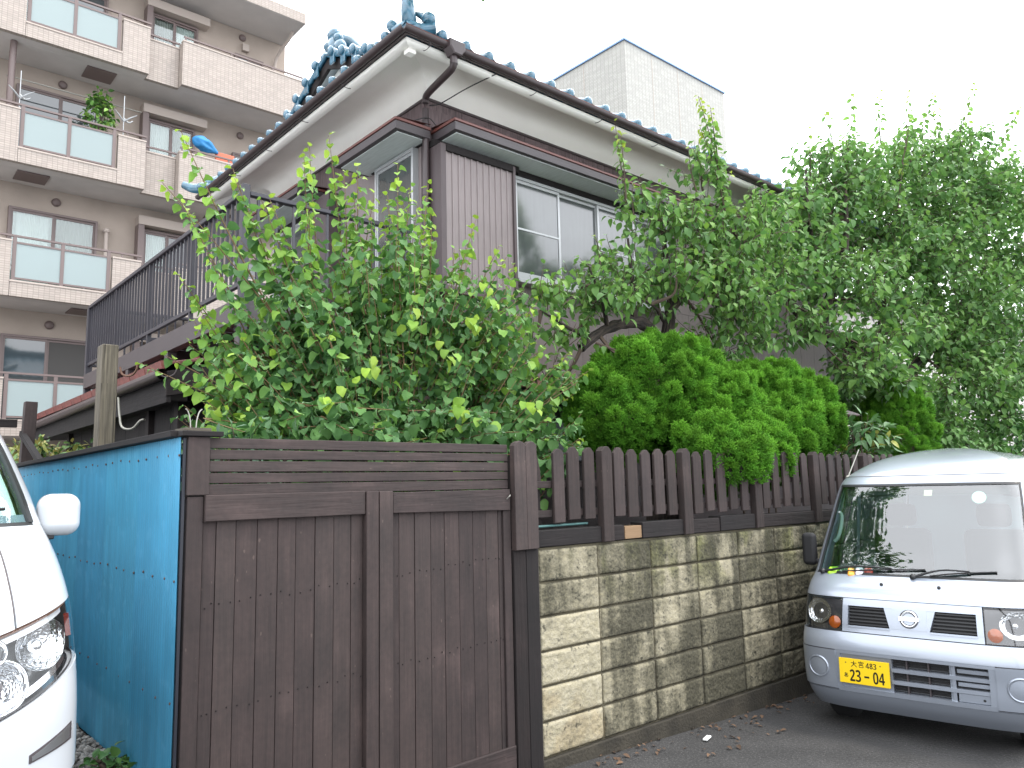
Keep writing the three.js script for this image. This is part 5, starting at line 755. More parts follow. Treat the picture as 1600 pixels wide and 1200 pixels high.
    part('door_mirror', [(() => { const g2 = new RoundedBoxGeometry(0.15, 0.165, 0.12, 6, 0.05); g2.translate(s * 0.895, 1.225, -0.85); return g2; })()], M.white, t); part('mirror_foot', box(Math.min(s * 0.79, s * 0.88), Math.max(s * 0.79, s * 0.88), 1.13, 1.15, -0.92, -0.82, 'x', 0.006), M.black, t);
    wheel(t, s * 0.76, 0.32, -0.9, 0.32, 0.19); wheel(t, s * 0.76, 0.32, -3.8, 0.32, 0.19);
  }
  part('windscreen', patch(f, -0.93, 0.93, 1.2, 1.71, 40, 20, -0.002), M.glass, t);
  part('windscreen_seal', [patch(f, -0.94, 0.94, 1.186, 1.204, 40, 1, 0.002, -0.02), ...[-1, 1].map((s) => patch(f, s * 0.922, s * 0.943, 1.2, 1.71, 1, 16, 0.006, -0.02))], M.trimBlack, t);
  part('cowl', patch(f, -0.93, 0.93, 1.2, 1.235, 40, 2, -0.006), std({ color: S(140, 145, 160), roughness: 0.6 }), t);
  part('wiper', [pipe([f(0.2, 1.2, 0.02), f(0.5, 1.215, 0.03), f(0.74, 1.235, 0.02)], 0.009, 6, 6), pipe([f(0.1, 1.22, 0.012), f(0.5, 1.232, 0.014), f(0.83, 1.25, 0.01)], 0.007, 5, 6)], M.trimBlack, t);
  part('roof', [sheet((a, b) => K.nose(lerp(-1, 1, a), lerp(1.72, 1.899, Math.sin(b * Math.PI / 2)), 0.004), 0, 1, 0, 1, 50, 16), ...[-1, 1].map((s) => sheet((a, b) => { const y = lerp(1.72, 1.899, Math.sin(b * Math.PI / 2)); return V(s * hw(y), y, lerp(K.zEdge(y), -len, a)); }, 0, 1, 0, 1, 10, 14))], M.white, t);
  part('tailgate', prism([[-0.83, 0.22], [0.83, 0.22], [0.87, 0.6], [0.85, 1.1], [0.67, 1.72], [0.52, 1.87], [-0.52, 1.87], [-0.67, 1.72], [-0.85, 1.1], [-0.87, 0.6]], -len - 0.02, -len + 0.01), M.white, t);
  part('underbody', box(-0.75, 0.75, 0.24, 0.34, -len + 0.03, -0.5), M.black, t); part('cabin_floor', box(-0.8, 0.8, 0.5, 0.58, -len + 0.03, -0.7), M.interior, t);
  part('dashboard', box(-0.78, 0.78, 0.8, 1.17, -1.2, -0.62, 'x', 0.04), std({ color: S(170, 170, 165), roughness: 0.9 }), t);
  part('sunshade', sheet((a, b) => { const p = f(lerp(-0.92, 0.92, a), lerp(1.24, 1.66, b), -0.05 - 0.02 * Math.sin(a * 30)); return p; }, 0, 1, 0, 1, 60, 4), std({ color: S(225, 228, 228), roughness: 0.6 }), t, 'pale sunshade behind the windscreen');
  for (const s of [-1, 1]) part('seat', [box(s * 0.4 - 0.25, s * 0.4 + 0.25, 0.75, 0.92, -2.3, -1.8, 'y', 0.05), box(s * 0.4 - 0.25, s * 0.4 + 0.25, 0.9, 1.5, -2.4, -2.25, 'y', 0.05)], M.interior, t);
  part('headliner', sheet((a, b) => V(lerp(-0.6, 0.6, a), 1.75 + 0.08 * Math.sin(a * Math.PI), lerp(-1.9, -len + 0.05, b)), 0, 1, 0, 1, 8, 2), M.interior, t);
}
// ---------------------------------------------------------------- plants
const leafMat = (c, tr = 0.3, gloss = 0.5, rough = 0.85) => phys({ color: c, roughness: rough, specularIntensity: 0.35, transmission: tr, thickness: 0, clearcoat: gloss, clearcoatRoughness: 0.38, side: THREE.DoubleSide });
// a leaf along +z, folded on its midrib, drooping, its edge a little wavy
function leafShape({ len, wid, prof, fold = 0.25, droop = 0.25, wavy = 0.06, twist = 0, stalk = 0.15 }) {
  const pos = [], idx = [], uv = []; const n = prof.length;
  prof.forEach(([s, w], i) => {
    const z = len * (stalk + s * (1 - stalk)), y = -droop * len * s * s, h = w * wid / 2, tw = twist * s;
    for (const k of [-1, 0, 1]) { const xx = k * h, yy = Math.abs(k) * h * fold + (k ? wavy * len * Math.sin(i * 2.1 + k) * w * 0.5 : 0); pos.push(xx * Math.cos(tw) - yy * Math.sin(tw), y + xx * Math.sin(tw) + yy * Math.cos(tw), z); uv.push(0.5 + k * w / 2, s); }
  });
  for (let i = 0; i < n - 1; i++) for (const k of [0, 1]) { const a = i * 3 + k, b = a + 3; idx.push(a, b, a + 1, a + 1, b, b + 1); }
  const m = pos.length / 3; pos.push(-0.0012, 0, 0, 0.0012, 0, 0, 0, 0.001, len * (stalk + 0.02)); uv.push(0.5, 0, 0.5, 0, 0.5, 0); idx.push(m, m + 1, m + 2);
  const g = new THREE.BufferGeometry(); g.setAttribute('position', new THREE.Float32BufferAttribute(pos, 3)); g.setAttribute('uv', new THREE.Float32BufferAttribute(uv, 2)); g.setIndex(idx); g.computeVertexNormals(); return g;
}
const HEART = [[0, 0.35], [0.09, 0.84], [0.28, 1], [0.52, 0.93], [0.75, 0.62], [0.91, 0.24], [1, 0.01]], OVAL = [[0, 0.1], [0.15, 0.6], [0.4, 1], [0.65, 0.86], [0.85, 0.45], [1, 0.01]], LONG = [[0, 0.1], [0.2, 0.7], [0.45, 1], [0.7, 0.8], [0.9, 0.35], [1, 0.01]];
const Yup = V(0, 1, 0);
function leafMatrix(p, dir, up, s) { const z = dir.clone().normalize(), x = new THREE.Vector3().crossVectors(up, z); if (x.lengthSq() < 1e-5) x.set(1, 0, 0); x.normalize(); const y = new THREE.Vector3().crossVectors(z, x); return new THREE.Matrix4().makeBasis(x.multiplyScalar(s), y.multiplyScalar(s), z.clone().multiplyScalar(s)).setPosition(p); }
const eye = camera.position.clone();
const view = new THREE.Vector3(0, 0, -1).applyEuler(camera.rotation);
// collects leaves and thin stems of one plant, then builds it: the nearest leaves singly, the others as one mass
class Foliage {
  constructor() { this.leaves = []; this.stems = []; }
  leaf(p, dir, up, s, tone) { this.leaves.push({ m: leafMatrix(p, dir, up, s), tone, s, p: p.clone() }); }
  // a shoot from a to b, bowed by sag, leaves along it from f0 on
  shoot(a, b, { r0 = 0.006, r1 = 0.002, gap = 0.04, f0 = 0.1, size = 1, sizeTip = 0.5, hang = 0.8, sag = 0.06, tone = () => 0, stem = true, spin = 2.4, pair = 1, flat = 0 }) {
    const d = b.clone().sub(a), L = d.length(), mid = a.clone().lerp(b, 0.5).add(V(rr(-1, 1) * 0.06 * L, rr(-0.5, 1) * sag * L, rr(-1, 1) * 0.06 * L)), c = new THREE.QuadraticBezierCurve3(a, mid, b);
    if (stem) this.stems.push(taper([0, 0.33, 0.66, 1].map((t) => c.getPoint(t)), [r0, r1], 4, 2));
    let ph = rr(0, 6.28), n = Math.max(1, Math.round(L * (1 - f0) / gap));
    const ax = d.clone().normalize(), sx = new THREE.Vector3().crossVectors(ax, Math.abs(ax.y) > 0.9 ? V(1, 0, 0) : Yup).normalize(), sy = new THREE.Vector3().crossVectors(ax, sx);
    for (let i = 0; i <= n; i++) { const t = f0 + (1 - f0) * i / n, p = c.getPoint(Math.min(1, t)); for (let q = 0; q < pair; q++) {
      ph += spin + rr(-0.3, 0.3); const o = sx.clone().multiplyScalar(Math.cos(ph)).addScaledVector(sy, Math.sin(ph)); if (flat) o.y *= 1 - flat;
      const dir = o.multiplyScalar(0.75).addScaledVector(ax, 0.35 * (i === n ? 2 : 1)).add(V(rr(-0.3, 0.3), -hang * rr(0.2, 1.4) * (i === n ? 0.3 : 1), rr(-0.3, 0.3)));
      const up = V(rr(-0.7, 0.7), 1, rr(-0.7, 0.7)).addScaledVector(dir, 0.3);
      this.leaf(p, dir, up, lerp(size, size * sizeTip, t ** 4) * rr(0.75, 1.2), tone(t)); } }
  }
  build(root, shapes, mats, tones, single, stemMat, leafName = 'leaf') { // tones: list of colours; mats: one material per tone for the single leaves
    if (this.stems.length) stuff(part('twigs', join(this.stems), stemMat, root));
    const dist = (l) => l.p.clone().sub(eye).dot(view);
    const inView = (l) => { const q = l.p.clone().project(camera); return Math.abs(q.x) < 0.99 && Math.abs(q.y) < 0.99; };
    const sorted = this.leaves.slice().sort((a, b) => dist(a) / a.s - dist(b) / b.s), near = [], rest = [];
    for (const l of sorted) (near.length < single && inView(l) ? near : rest).push(l);
    near.forEach((l, i) => { const o = new THREE.Mesh(shapes[i % shapes.length], mats[l.tone % mats.length]); o.name = numbered(leafName); o.applyMatrix4(l.m); o.castShadow = o.receiveShadow = true; root.add(o); });
    shapes.forEach((g, k) => { const mine = rest.filter((_, i) => i % shapes.length === k); if (!mine.length) return; stuff(instanced('foliage', g, mats.base, mine.map((l) => l.m), mine.map((l) => { const c = tones[l.tone % tones.length], v = rr(0.82, 1.15); return new THREE.Color(c.r * v, c.g * v, c.b * v); }), root)); });
  }
}
camera.updateMatrixWorld(); camera.aspect = 4 / 3; camera.updateProjectionMatrix();
const toneSet = (list, tr, gloss, rough) => { const t = list.map((c) => new THREE.Color(...c)); const m = t.map((c) => leafMat(c, tr, gloss, rough)); m.base = leafMat(new THREE.Color(1, 1, 1), tr, gloss, rough); return [t, m]; };
const inBall = (c, r, shell = 0) => { let v; do v = V(rr(-1, 1), rr(-1, 1), rr(-1, 1)); while (v.lengthSq() > 1 || v.length() < shell); return v.multiply(r.isVector3 ? r : V(r, r, r)).add(c); };

// the leafy shrub over the gate: a fan of long upright shoots
{
  const t = thing('leafy_shrub', 'broad light green shrub with long upright reddish shoots rising above the wooden gate', 'shrub', [0, 0, 0]);
  const F = new Foliage(), base = V(2.85, 0.2, -4.75), zc = -4.5;
  const stems = []; for (let i = 0; i < 9; i++) { const a = rr(-1.2, 1.2), m = V(2.85 + a * 0.55, rr(1.1, 1.7), zc + rr(-0.3, 0.25)); stems.push(m); part('stem', taper([base.clone().add(V(rr(-0.12, 0.12), 0, rr(-0.1, 0.1))), base.clone().lerp(m, 0.5).add(V(rr(-0.1, 0.1), 0.1, 0)), m], [0.03, 0.02, 0.014], 7), M.bark, t); }
  const top = curve([[1.4, 1.9], [1.55, 2.4], [1.8, 2.8], [2.1, 3.12], [2.5, 3.32], [2.9, 3.3], [3.2, 3.26], [3.5, 3.14], [3.8, 3.02], [4.1, 2.86], [4.35, 2.55], [4.55, 2.1]]);
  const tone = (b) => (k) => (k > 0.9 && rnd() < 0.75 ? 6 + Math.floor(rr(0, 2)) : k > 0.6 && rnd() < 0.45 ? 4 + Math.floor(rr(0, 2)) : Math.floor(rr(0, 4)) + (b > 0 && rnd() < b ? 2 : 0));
  const rootOf = (p) => { const s = stems.slice().sort((a, b) => Math.abs(a.x - p.x) - Math.abs(b.x - p.x))[Math.floor(rr(0, 2.4))]; return s; };
  // the leaders that make the outline
  const tips = [[1.41, 3.78], [1.39, 3.28], [1.72, 3.62], [1.9, 3.46], [2.09, 3.72], [2.43, 4.09], [2.22, 3.9], [2.56, 3.84], [2.83, 3.9], [2.72, 3.7], [3.34, 4.0], [2.95, 3.62], [3.1, 3.72], [3.22, 3.55], [3.54, 3.66], [3.72, 3.48], [1.45, 2.47], [1.52, 2.16], [1.56, 2.75], [3.95, 3.4], [1.48, 2.95], [1.62, 2.3], [4.2, 3.15], [4.35, 2.7], [2.0, 3.52], [3.0, 3.82]];
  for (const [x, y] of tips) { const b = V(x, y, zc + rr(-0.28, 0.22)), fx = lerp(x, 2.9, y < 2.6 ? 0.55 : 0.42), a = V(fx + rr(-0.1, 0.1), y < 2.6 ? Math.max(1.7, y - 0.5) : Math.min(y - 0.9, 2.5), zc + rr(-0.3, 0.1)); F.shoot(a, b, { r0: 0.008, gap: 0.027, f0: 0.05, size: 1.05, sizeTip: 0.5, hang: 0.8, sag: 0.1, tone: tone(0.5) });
    for (let q = 0; q < 1; q++) { const e = b.clone().add(V(rr(-0.16, 0.16), -rr(0.06, 0.42), rr(-0.15, 0.12))); F.shoot(a.clone().add(V(rr(-0.1, 0.1), 0, 0)), e, { r0: 0.006, gap: 0.03, f0: 0.2, size: 1, sizeTip: 0.5, hang: 0.75, sag: 0.1, tone: tone(0.5) }); } }
  for (let i = 0; i < 540; i++) { // the body of the shrub
    const x = rr(1.55, 4.38), yt = top(x), y = lerp(1.75, yt, rnd() ** 0.75), z = zc + rr(-0.62, 0.5) * (1 - 0.25 * (y - 1.8) / 2), b = V(x, y, z), out = V((x - 2.9) * 0.35, rr(0.25, 0.55), (z - zc) * 0.5 + rr(-0.1, 0.15)), a = b.clone().sub(out.multiplyScalar(rr(0.7, 1.1)));
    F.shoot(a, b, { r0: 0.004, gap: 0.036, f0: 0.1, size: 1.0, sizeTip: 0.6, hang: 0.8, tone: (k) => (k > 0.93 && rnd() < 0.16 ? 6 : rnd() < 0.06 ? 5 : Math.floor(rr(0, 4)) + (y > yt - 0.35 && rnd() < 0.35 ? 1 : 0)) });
  }
  for (let i = 0; i < 90; i++) { const x = rr(1.6, 4.1), b = V(x, rr(1.86, 2.15), zc + rr(0.25, 0.72)), a = b.clone().add(V(rr(-0.2, 0.2), rr(-0.15, 0.12), -rr(0.2, 0.35))); F.shoot(a, b, { r0: 0.004, gap: 0.036, size: 1.05, sizeTip: 0.7, hang: 0.75, tone: () => (rnd() < 0.06 ? 5 : Math.floor(rr(0, 3))) }); }
  for (const [x, y, z] of [[2.35, 2.42, -4.0], [3.2, 2.75, -4.05], [3.35, 3.0, -4.1], [2.95, 2.55, -4.05], [3.62, 2.2, -3.98], [3.0, 2.2, -3.95], [2.7, 2.75, -4.1], [4.0, 2.9, -4.1], [2.1, 2.2, -4.0]]) for (let k = 0; k < 5; k++) F.leaf(V(x + rr(-0.04, 0.04), y + rr(-0.06, 0.06), z + rr(-0.03, 0.05)), V(rr(-0.6, 0.6), -0.8, rr(-0.1, 0.9)), V(0, 1, 0.3), rr(0.75, 1.1), 5 + (k % 3));
  const shapes = [0, 1, 2, 3, 4].map((i) => leafShape({ len: 0.098 - 0.004 * i, wid: 0.073 + 0.004 * (i % 3), prof: HEART, fold: [0.3, 0.5, 0.15, 0.42, 0.25][i], droop: [0.16, 0.4, 0.3, 0.08, 0.5][i], wavy: 0.1 + 0.05 * (i % 3), twist: [-0.5, 0.2, 0.6, -0.15, 0.9][i], stalk: 0.18 }));
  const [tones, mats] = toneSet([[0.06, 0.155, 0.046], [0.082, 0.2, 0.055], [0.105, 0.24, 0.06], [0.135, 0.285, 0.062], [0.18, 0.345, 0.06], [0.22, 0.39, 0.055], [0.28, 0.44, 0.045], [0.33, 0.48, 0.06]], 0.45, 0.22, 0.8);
  F.build(t, shapes, mats, tones, 300, M.stem);
}
// two stone-fruit trees right of it: dark limbs, twigs with hanging oval leaves
function fruitTree({ name, label, limbs, lobes, leaders, perLobe, leafLen, tones, single, seedTone, k = 1, hang = 0.75 }) {
  const t = thing(name, label, 'tree', [0, 0, 0]), F = new Foliage();
  limbs.forEach(([pts, radii, n]) => part(n || 'branch', taper(pts.map((p) => V(...p)), radii, 9, 6, 0.35), M.bark, t));
  const knots = limbs.flatMap(([pts]) => { const c = new THREE.CatmullRomCurve3(pts.map((p) => V(...p))); return c.getPoints(10); });
  for (const [x, y, z, r, ry] of lobes) {
    const c = V(x, y, z), near = knots.slice().sort((a, b) => a.distanceTo(c) - b.distanceTo(c))[0];
    if (near.distanceTo(c) > 0.15) F.stems.push(taper([near, near.clone().lerp(c, 0.5).add(V(rr(-0.08, 0.08), rr(-0.1, 0.05), rr(-0.08, 0.08))), c], [0.02, 0.008], 5, 4));
    const n = Math.round(perLobe * r * r);
    for (let i = 0; i < n; i++) { const b = inBall(c, V(r, r * (ry || 0.85), r), 0.25), a = b.clone().lerp(c, rr(0.25, 0.45)).add(V(0, -rr(0.05, 0.2) * r, 0)); const L = a.distanceTo(b); if (L < 0.12) b.add(V(rr(-0.1, 0.1), 0.12, rr(-0.1, 0.1)));
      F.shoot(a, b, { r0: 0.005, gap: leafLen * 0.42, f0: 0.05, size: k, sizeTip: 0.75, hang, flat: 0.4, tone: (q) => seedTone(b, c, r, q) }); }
  }
  for (const [a, b, n] of leaders) F.shoot(V(...a), V(...b), { r0: 0.012, r1: 0.003, gap: leafLen * (n || 0.34), f0: 0.0, size: k * 0.9, sizeTip: 0.7, hang: 0.65, sag: 0.04, tone: (q) => (q > 0.88 ? 5 : q > 0.7 && rnd() < 0.4 ? 4 : Math.floor(rr(1, 4))) });
  const shapes = [0, 1, 2].map((i) => leafShape({ len: leafLen, wid: leafLen * 0.62, prof: OVAL, fold: 0.22 + 0.12 * i, droop: 0.3 + 0.15 * i, wavy: 0.04, twist: (i - 1) * 0.35, stalk: 0.16 }));
  const [tt, mats] = toneSet(tones, 0.5, 0.35, 0.8); F.build(t, shapes, mats, tt, single, M.twig);
}
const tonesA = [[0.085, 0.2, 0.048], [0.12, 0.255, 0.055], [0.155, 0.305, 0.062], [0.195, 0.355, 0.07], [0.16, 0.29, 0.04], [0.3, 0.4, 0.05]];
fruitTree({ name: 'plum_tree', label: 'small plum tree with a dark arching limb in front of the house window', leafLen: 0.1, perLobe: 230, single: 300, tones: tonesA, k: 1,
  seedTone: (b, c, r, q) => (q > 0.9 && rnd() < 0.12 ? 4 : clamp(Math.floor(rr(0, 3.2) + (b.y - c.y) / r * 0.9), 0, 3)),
  limbs: [[[[6.5, 0.1, -4.95], [6.45, 1.4, -5.0], [6.38, 2.7, -4.9], [6.35, 3.15, -4.85], [6.42, 3.6, -4.8]], [0.13, 0.115, 0.1, 0.08, 0.05], 'trunk'], [[[6.38, 2.85, -4.9], [6.05, 3.17, -4.82], [5.72, 3.2, -4.75], [5.3, 3.08, -4.72], [5.02, 2.94, -4.68], [4.86, 2.84, -4.64]], [0.075, 0.066, 0.06, 0.052, 0.045, 0.035]], [[[6.42, 3.5, -4.82], [6.2, 3.9, -4.7], [6.0, 4.3, -4.6]], [0.045, 0.03, 0.015]], [[[6.4, 3.4, -4.85], [6.8, 3.9, -4.7], [7.0, 4.5, -4.6]], [0.05, 0.035, 0.015]], [[[5.72, 3.2, -4.75], [5.6, 3.5, -4.65], [5.5, 3.95, -4.6]], [0.03, 0.02, 0.01]], [[[5.3, 3.08, -4.72], [5.1, 3.3, -4.6], [4.9, 3.55, -4.55]], [0.022, 0.015, 0.008]], [[[5.02, 2.94, -4.68], [4.7, 3.02, -4.66], [4.4, 3.12, -4.66]], [0.02, 0.014, 0.007]], [[[6.3, 3.3, -4.85], [5.8, 3.36, -4.6], [5.3, 3.38, -4.55]], [0.018, 0.014, 0.006]]],
  lobes: [[5.5, 3.72, -4.7, 0.48, 0.7], [5.85, 4.25, -4.62, 0.44], [6.4, 3.85, -4.6, 0.5], [7.0, 4.15, -4.5, 0.55], [4.95, 3.4, -4.72, 0.42, 0.6], [5.25, 3.3, -4.6, 0.36, 0.6], [6.75, 3.55, -4.4, 0.42], [4.45, 3.24, -4.7, 0.3, 0.6], [6.65, 4.4, -4.55, 0.4], [7.45, 4.5, -4.4, 0.5], [5.95, 3.6, -4.4, 0.36, 0.6], [6.3, 4.2, -4.5, 0.4], [4.75, 2.98, -4.75, 0.26, 0.6], [5.35, 2.72, -4.3, 0.1], [7.3, 3.7, -4.4, 0.45], [4.6, 2.6, -4.85, 0.32, 0.9], [4.3, 2.9, -4.75, 0.25], [7.0, 3.15, -4.75, 0.4], [7.6, 3.3, -4.7, 0.42], [7.9, 3.9, -4.6, 0.5], [6.6, 4.9, -4.5, 0.3], [8.0, 4.7, -4.6, 0.45], [7.4, 4.0, -4.65, 0.5], [6.9, 3.8, -4.5, 0.45], [7.2, 3.45, -4.5, 0.4], [8.2, 4.2, -4.7, 0.5], [6.1, 3.5, -4.75, 0.35]],
  leaders: [[[5.55, 4.35, -4.65], [5.43, 5.1, -4.64], 0.42], [[6.95, 4.5, -4.45], [6.55, 5.65, -4.45], 0.16], [[7.0, 4.6, -4.5], [6.68, 5.55, -4.4], 0.16], [[6.85, 4.4, -4.4], [6.62, 5.35, -4.5], 0.18], [[5.5, 4.3, -4.6], [5.46, 4.95, -4.6], 0.3], [[6.5, 4.6, -4.5], [6.4, 5.05, -4.5], 0.5], [[5.6, 4.2, -4.6], [5.6, 4.5, -4.6]], [[6.9, 4.45, -4.5], [7.05, 4.95, -4.45]], [[5.1, 3.6, -4.6], [5.0, 3.85, -4.55]], [[5.0, 2.9, -4.6], [5.42, 2.68, -4.2], 0.8]] });
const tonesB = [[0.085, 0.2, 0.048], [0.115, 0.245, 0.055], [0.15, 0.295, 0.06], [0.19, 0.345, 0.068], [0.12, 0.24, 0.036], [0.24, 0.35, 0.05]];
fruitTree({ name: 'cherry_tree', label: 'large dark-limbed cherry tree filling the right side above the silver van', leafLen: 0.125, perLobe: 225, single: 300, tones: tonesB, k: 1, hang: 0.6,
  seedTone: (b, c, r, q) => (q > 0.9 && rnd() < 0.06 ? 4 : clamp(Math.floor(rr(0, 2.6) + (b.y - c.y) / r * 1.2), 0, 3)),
  limbs: [[[[11.5, 0, -5.0], [11.2, 1.2, -5.0], [11.35, 2.1, -4.95], [11.1, 2.7, -4.9], [11.0, 3.25, -4.8], [10.5, 3.5, -4.85]], [0.16, 0.15, 0.14, 0.12, 0.12, 0.1], 'trunk'], [[[11.0, 3.2, -4.8], [10.4, 3.45, -4.85], [9.7, 3.6, -4.95], [9.25, 3.85, -5.0], [8.8, 4.2, -5.0]], [0.11, 0.1, 0.09, 0.06, 0.03]], [[[9.7, 3.6, -4.95], [10.0, 4.1, -4.9], [10.4, 4.75, -4.85], [10.5, 5.6, -4.8]], [0.08, 0.07, 0.05, 0.02]], [[[11.0, 3.2, -4.8], [11.7, 4.2, -4.9], [12.2, 5.4, -4.9], [12.5, 6.6, -4.8]], [0.09, 0.07, 0.05, 0.02]], [[[11.1, 2.7, -4.9], [12.4, 3.5, -4.7], [13.8, 4.4, -4.6]], [0.08, 0.06, 0.03]], [[[10.0, 4.1, -4.9], [9.6, 4.9, -4.9], [9.6, 5.8, -4.9]], [0.04, 0.03, 0.012]]],
  lobes: [[11.3, 5.6, -5.2, 0.95], [12.6, 6.3, -5.0, 1.0], [14.2, 6.8, -4.7, 1.05], [14.9, 6.0, -4.4, 1.1], [11.2, 4.5, -4.8, 0.75], [12.6, 4.9, -4.7, 0.9], [13.6, 4.5, -4.4, 1.0], [10.2, 5.4, -5.2, 0.75], [12.6, 3.7, -4.6, 0.7], [12.8, 3.1, -4.2, 0.65], [11.3, 6.3, -5.1, 0.7], [13.2, 5.6, -4.6, 0.95], [15.2, 5.0, -4.2, 1.1], [9.4, 4.6, -4.9, 0.6], [10.3, 4.4, -4.6, 0.55], [14.6, 3.9, -4.3, 0.9], [11.9, 5.2, -4.7, 0.7], [10.0, 3.95, -4.3, 0.4], [11.1, 3.65, -4.25, 0.42], [15.6, 6.8, -4.3, 0.9], [11.8, 2.9, -4.3, 0.4, 0.6], [9.2, 5.3, -4.9, 0.45], [13.4, 7.1, -4.9, 0.6], [14.6, 7.5, -4.5, 0.55], [13.6, 2.7, -4.2, 0.6], [9.0, 3.55, -4.5, 0.45], [9.6, 3.2, -4.2, 0.4], [9.3, 2.9, -4.3, 0.35], [13.8, 3.3, -4.3, 0.8], [15.2, 3.4, -4.3, 0.8], [9.9, 3.1, -4.6, 0.5], [10.9, 2.9, -4.4, 0.45], [8.6, 4.2, -4.7, 0.5], [12.2, 2.5, -4.5, 0.5], [9.6, 4.3, -4.8, 0.6], [8.4, 3.5, -4.7, 0.5], [9.6, 5.0, -5.0, 0.6], [10.6, 6.0, -5.1, 0.7], [8.9, 4.9, -4.9, 0.45], [10.3, 3.5, -4.5, 0.5], [11.8, 4.0, -4.6, 0.6], [13.2, 3.8, -4.4, 0.7], [10.0, 2.9, -4.25, 0.35]],
  leaders: [[[11.2, 6.3, -5.1], [11.4, 7.6, -5.0]], [[12.3, 6.9, -5.0], [12.2, 7.75, -4.9]], [[13.4, 7.2, -4.9], [14.0, 8.3, -4.7]], [[14.4, 7.4, -4.6], [15.0, 8.6, -4.4]], [[12.9, 6.9, -4.9], [13.1, 8.0, -4.8]], [[15.4, 7.4, -4.3], [16.0, 8.4, -4.0]], [[10.1, 5.9, -5.1], [10.15, 6.6, -5.1]], [[10.9, 6.4, -5.1], [10.7, 7.1, -5.1]], [[12.0, 6.4, -4.6], [12.2, 7.2, -4.5]], [[11.7, 5.6, -4.6], [11.8, 6.3, -4.5]], [[13.9, 7.0, -4.7], [13.7, 7.9, -4.6]], [[14.9, 7.2, -4.5], [14.8, 8.0, -4.5]]] });

// a street tree standing out of frame on the right: only its reflection in the silver van's windscreen shows
fruitTree({ name: 'street_tree', label: 'roadside tree out of frame, its leaves mirrored in the silver van windscreen', leafLen: 0.13, perLobe: 260, single: 0, tones: tonesB, k: 1, hang: 0.9,
  seedTone: () => Math.floor(rr(0, 3)),
  limbs: [[[[-1.6, 0.2, 2.2], [-1.4, 2.4, 2.0], [-0.8, 4.6, 0.8], [0.4, 6.3, -1.2], [1.9, 7.1, -3.4], [3.0, 7.2, -4.6], [3.8, 7.0, -5.0]], [0.16, 0.14, 0.12, 0.09, 0.05, 0.035, 0.02], 'trunk']],
  lobes: [[4.0, 7.15, -4.5, 0.55], [4.6, 7.3, -4.3, 0.5], [3.9, 7.5, -5.1, 0.6], [4.6, 7.1, -4.9, 0.6], [3.6, 6.6, -4.0, 0.5], [4.9, 7.2, -4.2, 0.5], [3.4, 6.8, -4.8, 0.5], [3.4, 7.5, -5.9, 0.55], [4.1, 7.6, -5.9, 0.55], [4.6, 7.0, -5.4, 0.5], [3.3, 6.4, -3.7, 0.3]], leaders: [] });

// clipped junipers: clumps of fine upswept sprays
const spray = (() => { // one little plume of scale-leaved twigs
  const pos = [], idx = [], uv = []; let n = 0; const add = (a, b, w) => { const d = b.clone().sub(a), s = new THREE.Vector3().crossVectors(d, V(rr(-1, 1), rr(-1, 1), rr(-1, 1))).normalize().multiplyScalar(w), u = new THREE.Vector3().crossVectors(d, s).normalize().multiplyScalar(w); const m = a.clone().lerp(b, 0.45); pos.push(...a.clone().toArray(), ...m.clone().add(s).toArray(), ...m.clone().sub(s).toArray(), ...m.clone().add(u).toArray(), ...b.toArray()); for (let i = 0; i < 5; i++) uv.push(0, 0); idx.push(n, n + 1, n + 3, n, n + 3, n + 2, n, n + 2, n + 1, n + 4, n + 3, n + 1, n + 4, n + 2, n + 3, n + 4, n + 1, n + 2); n += 5; };
  const arm = (a, d, L) => { const k = 9; for (let i = 0; i < k; i++) { const f = i / k, p = a.clone().addScaledVector(d, L * f); const o = V(rr(-1, 1), rr(-1, 1), rr(-0.4, 1)).normalize(); const e = p.clone().addScaledVector(d, L * 0.32).addScaledVector(o, 0.017 * (1.1 - f * 0.6)); add(p, e, 0.0042); } };
  arm(V(0, 0, 0), V(0, 0, 1), 0.085); for (let i = 0; i < 5; i++) { const a = i / 5 * 6.28 + rr(-0.4, 0.4); arm(V(0, 0, rr(0.0, 0.04)), V(Math.cos(a) * 0.6, Math.sin(a) * 0.6, 0.8).normalize(), rr(0.045, 0.07)); }
  const g = new THREE.BufferGeometry(); g.setAttribute('position', new THREE.Float32BufferAttribute(pos, 3)); g.setAttribute('uv', new THREE.Float32BufferAttribute(uv, 2)); g.setIndex(idx); g.computeVertexNormals(); return g;
})();
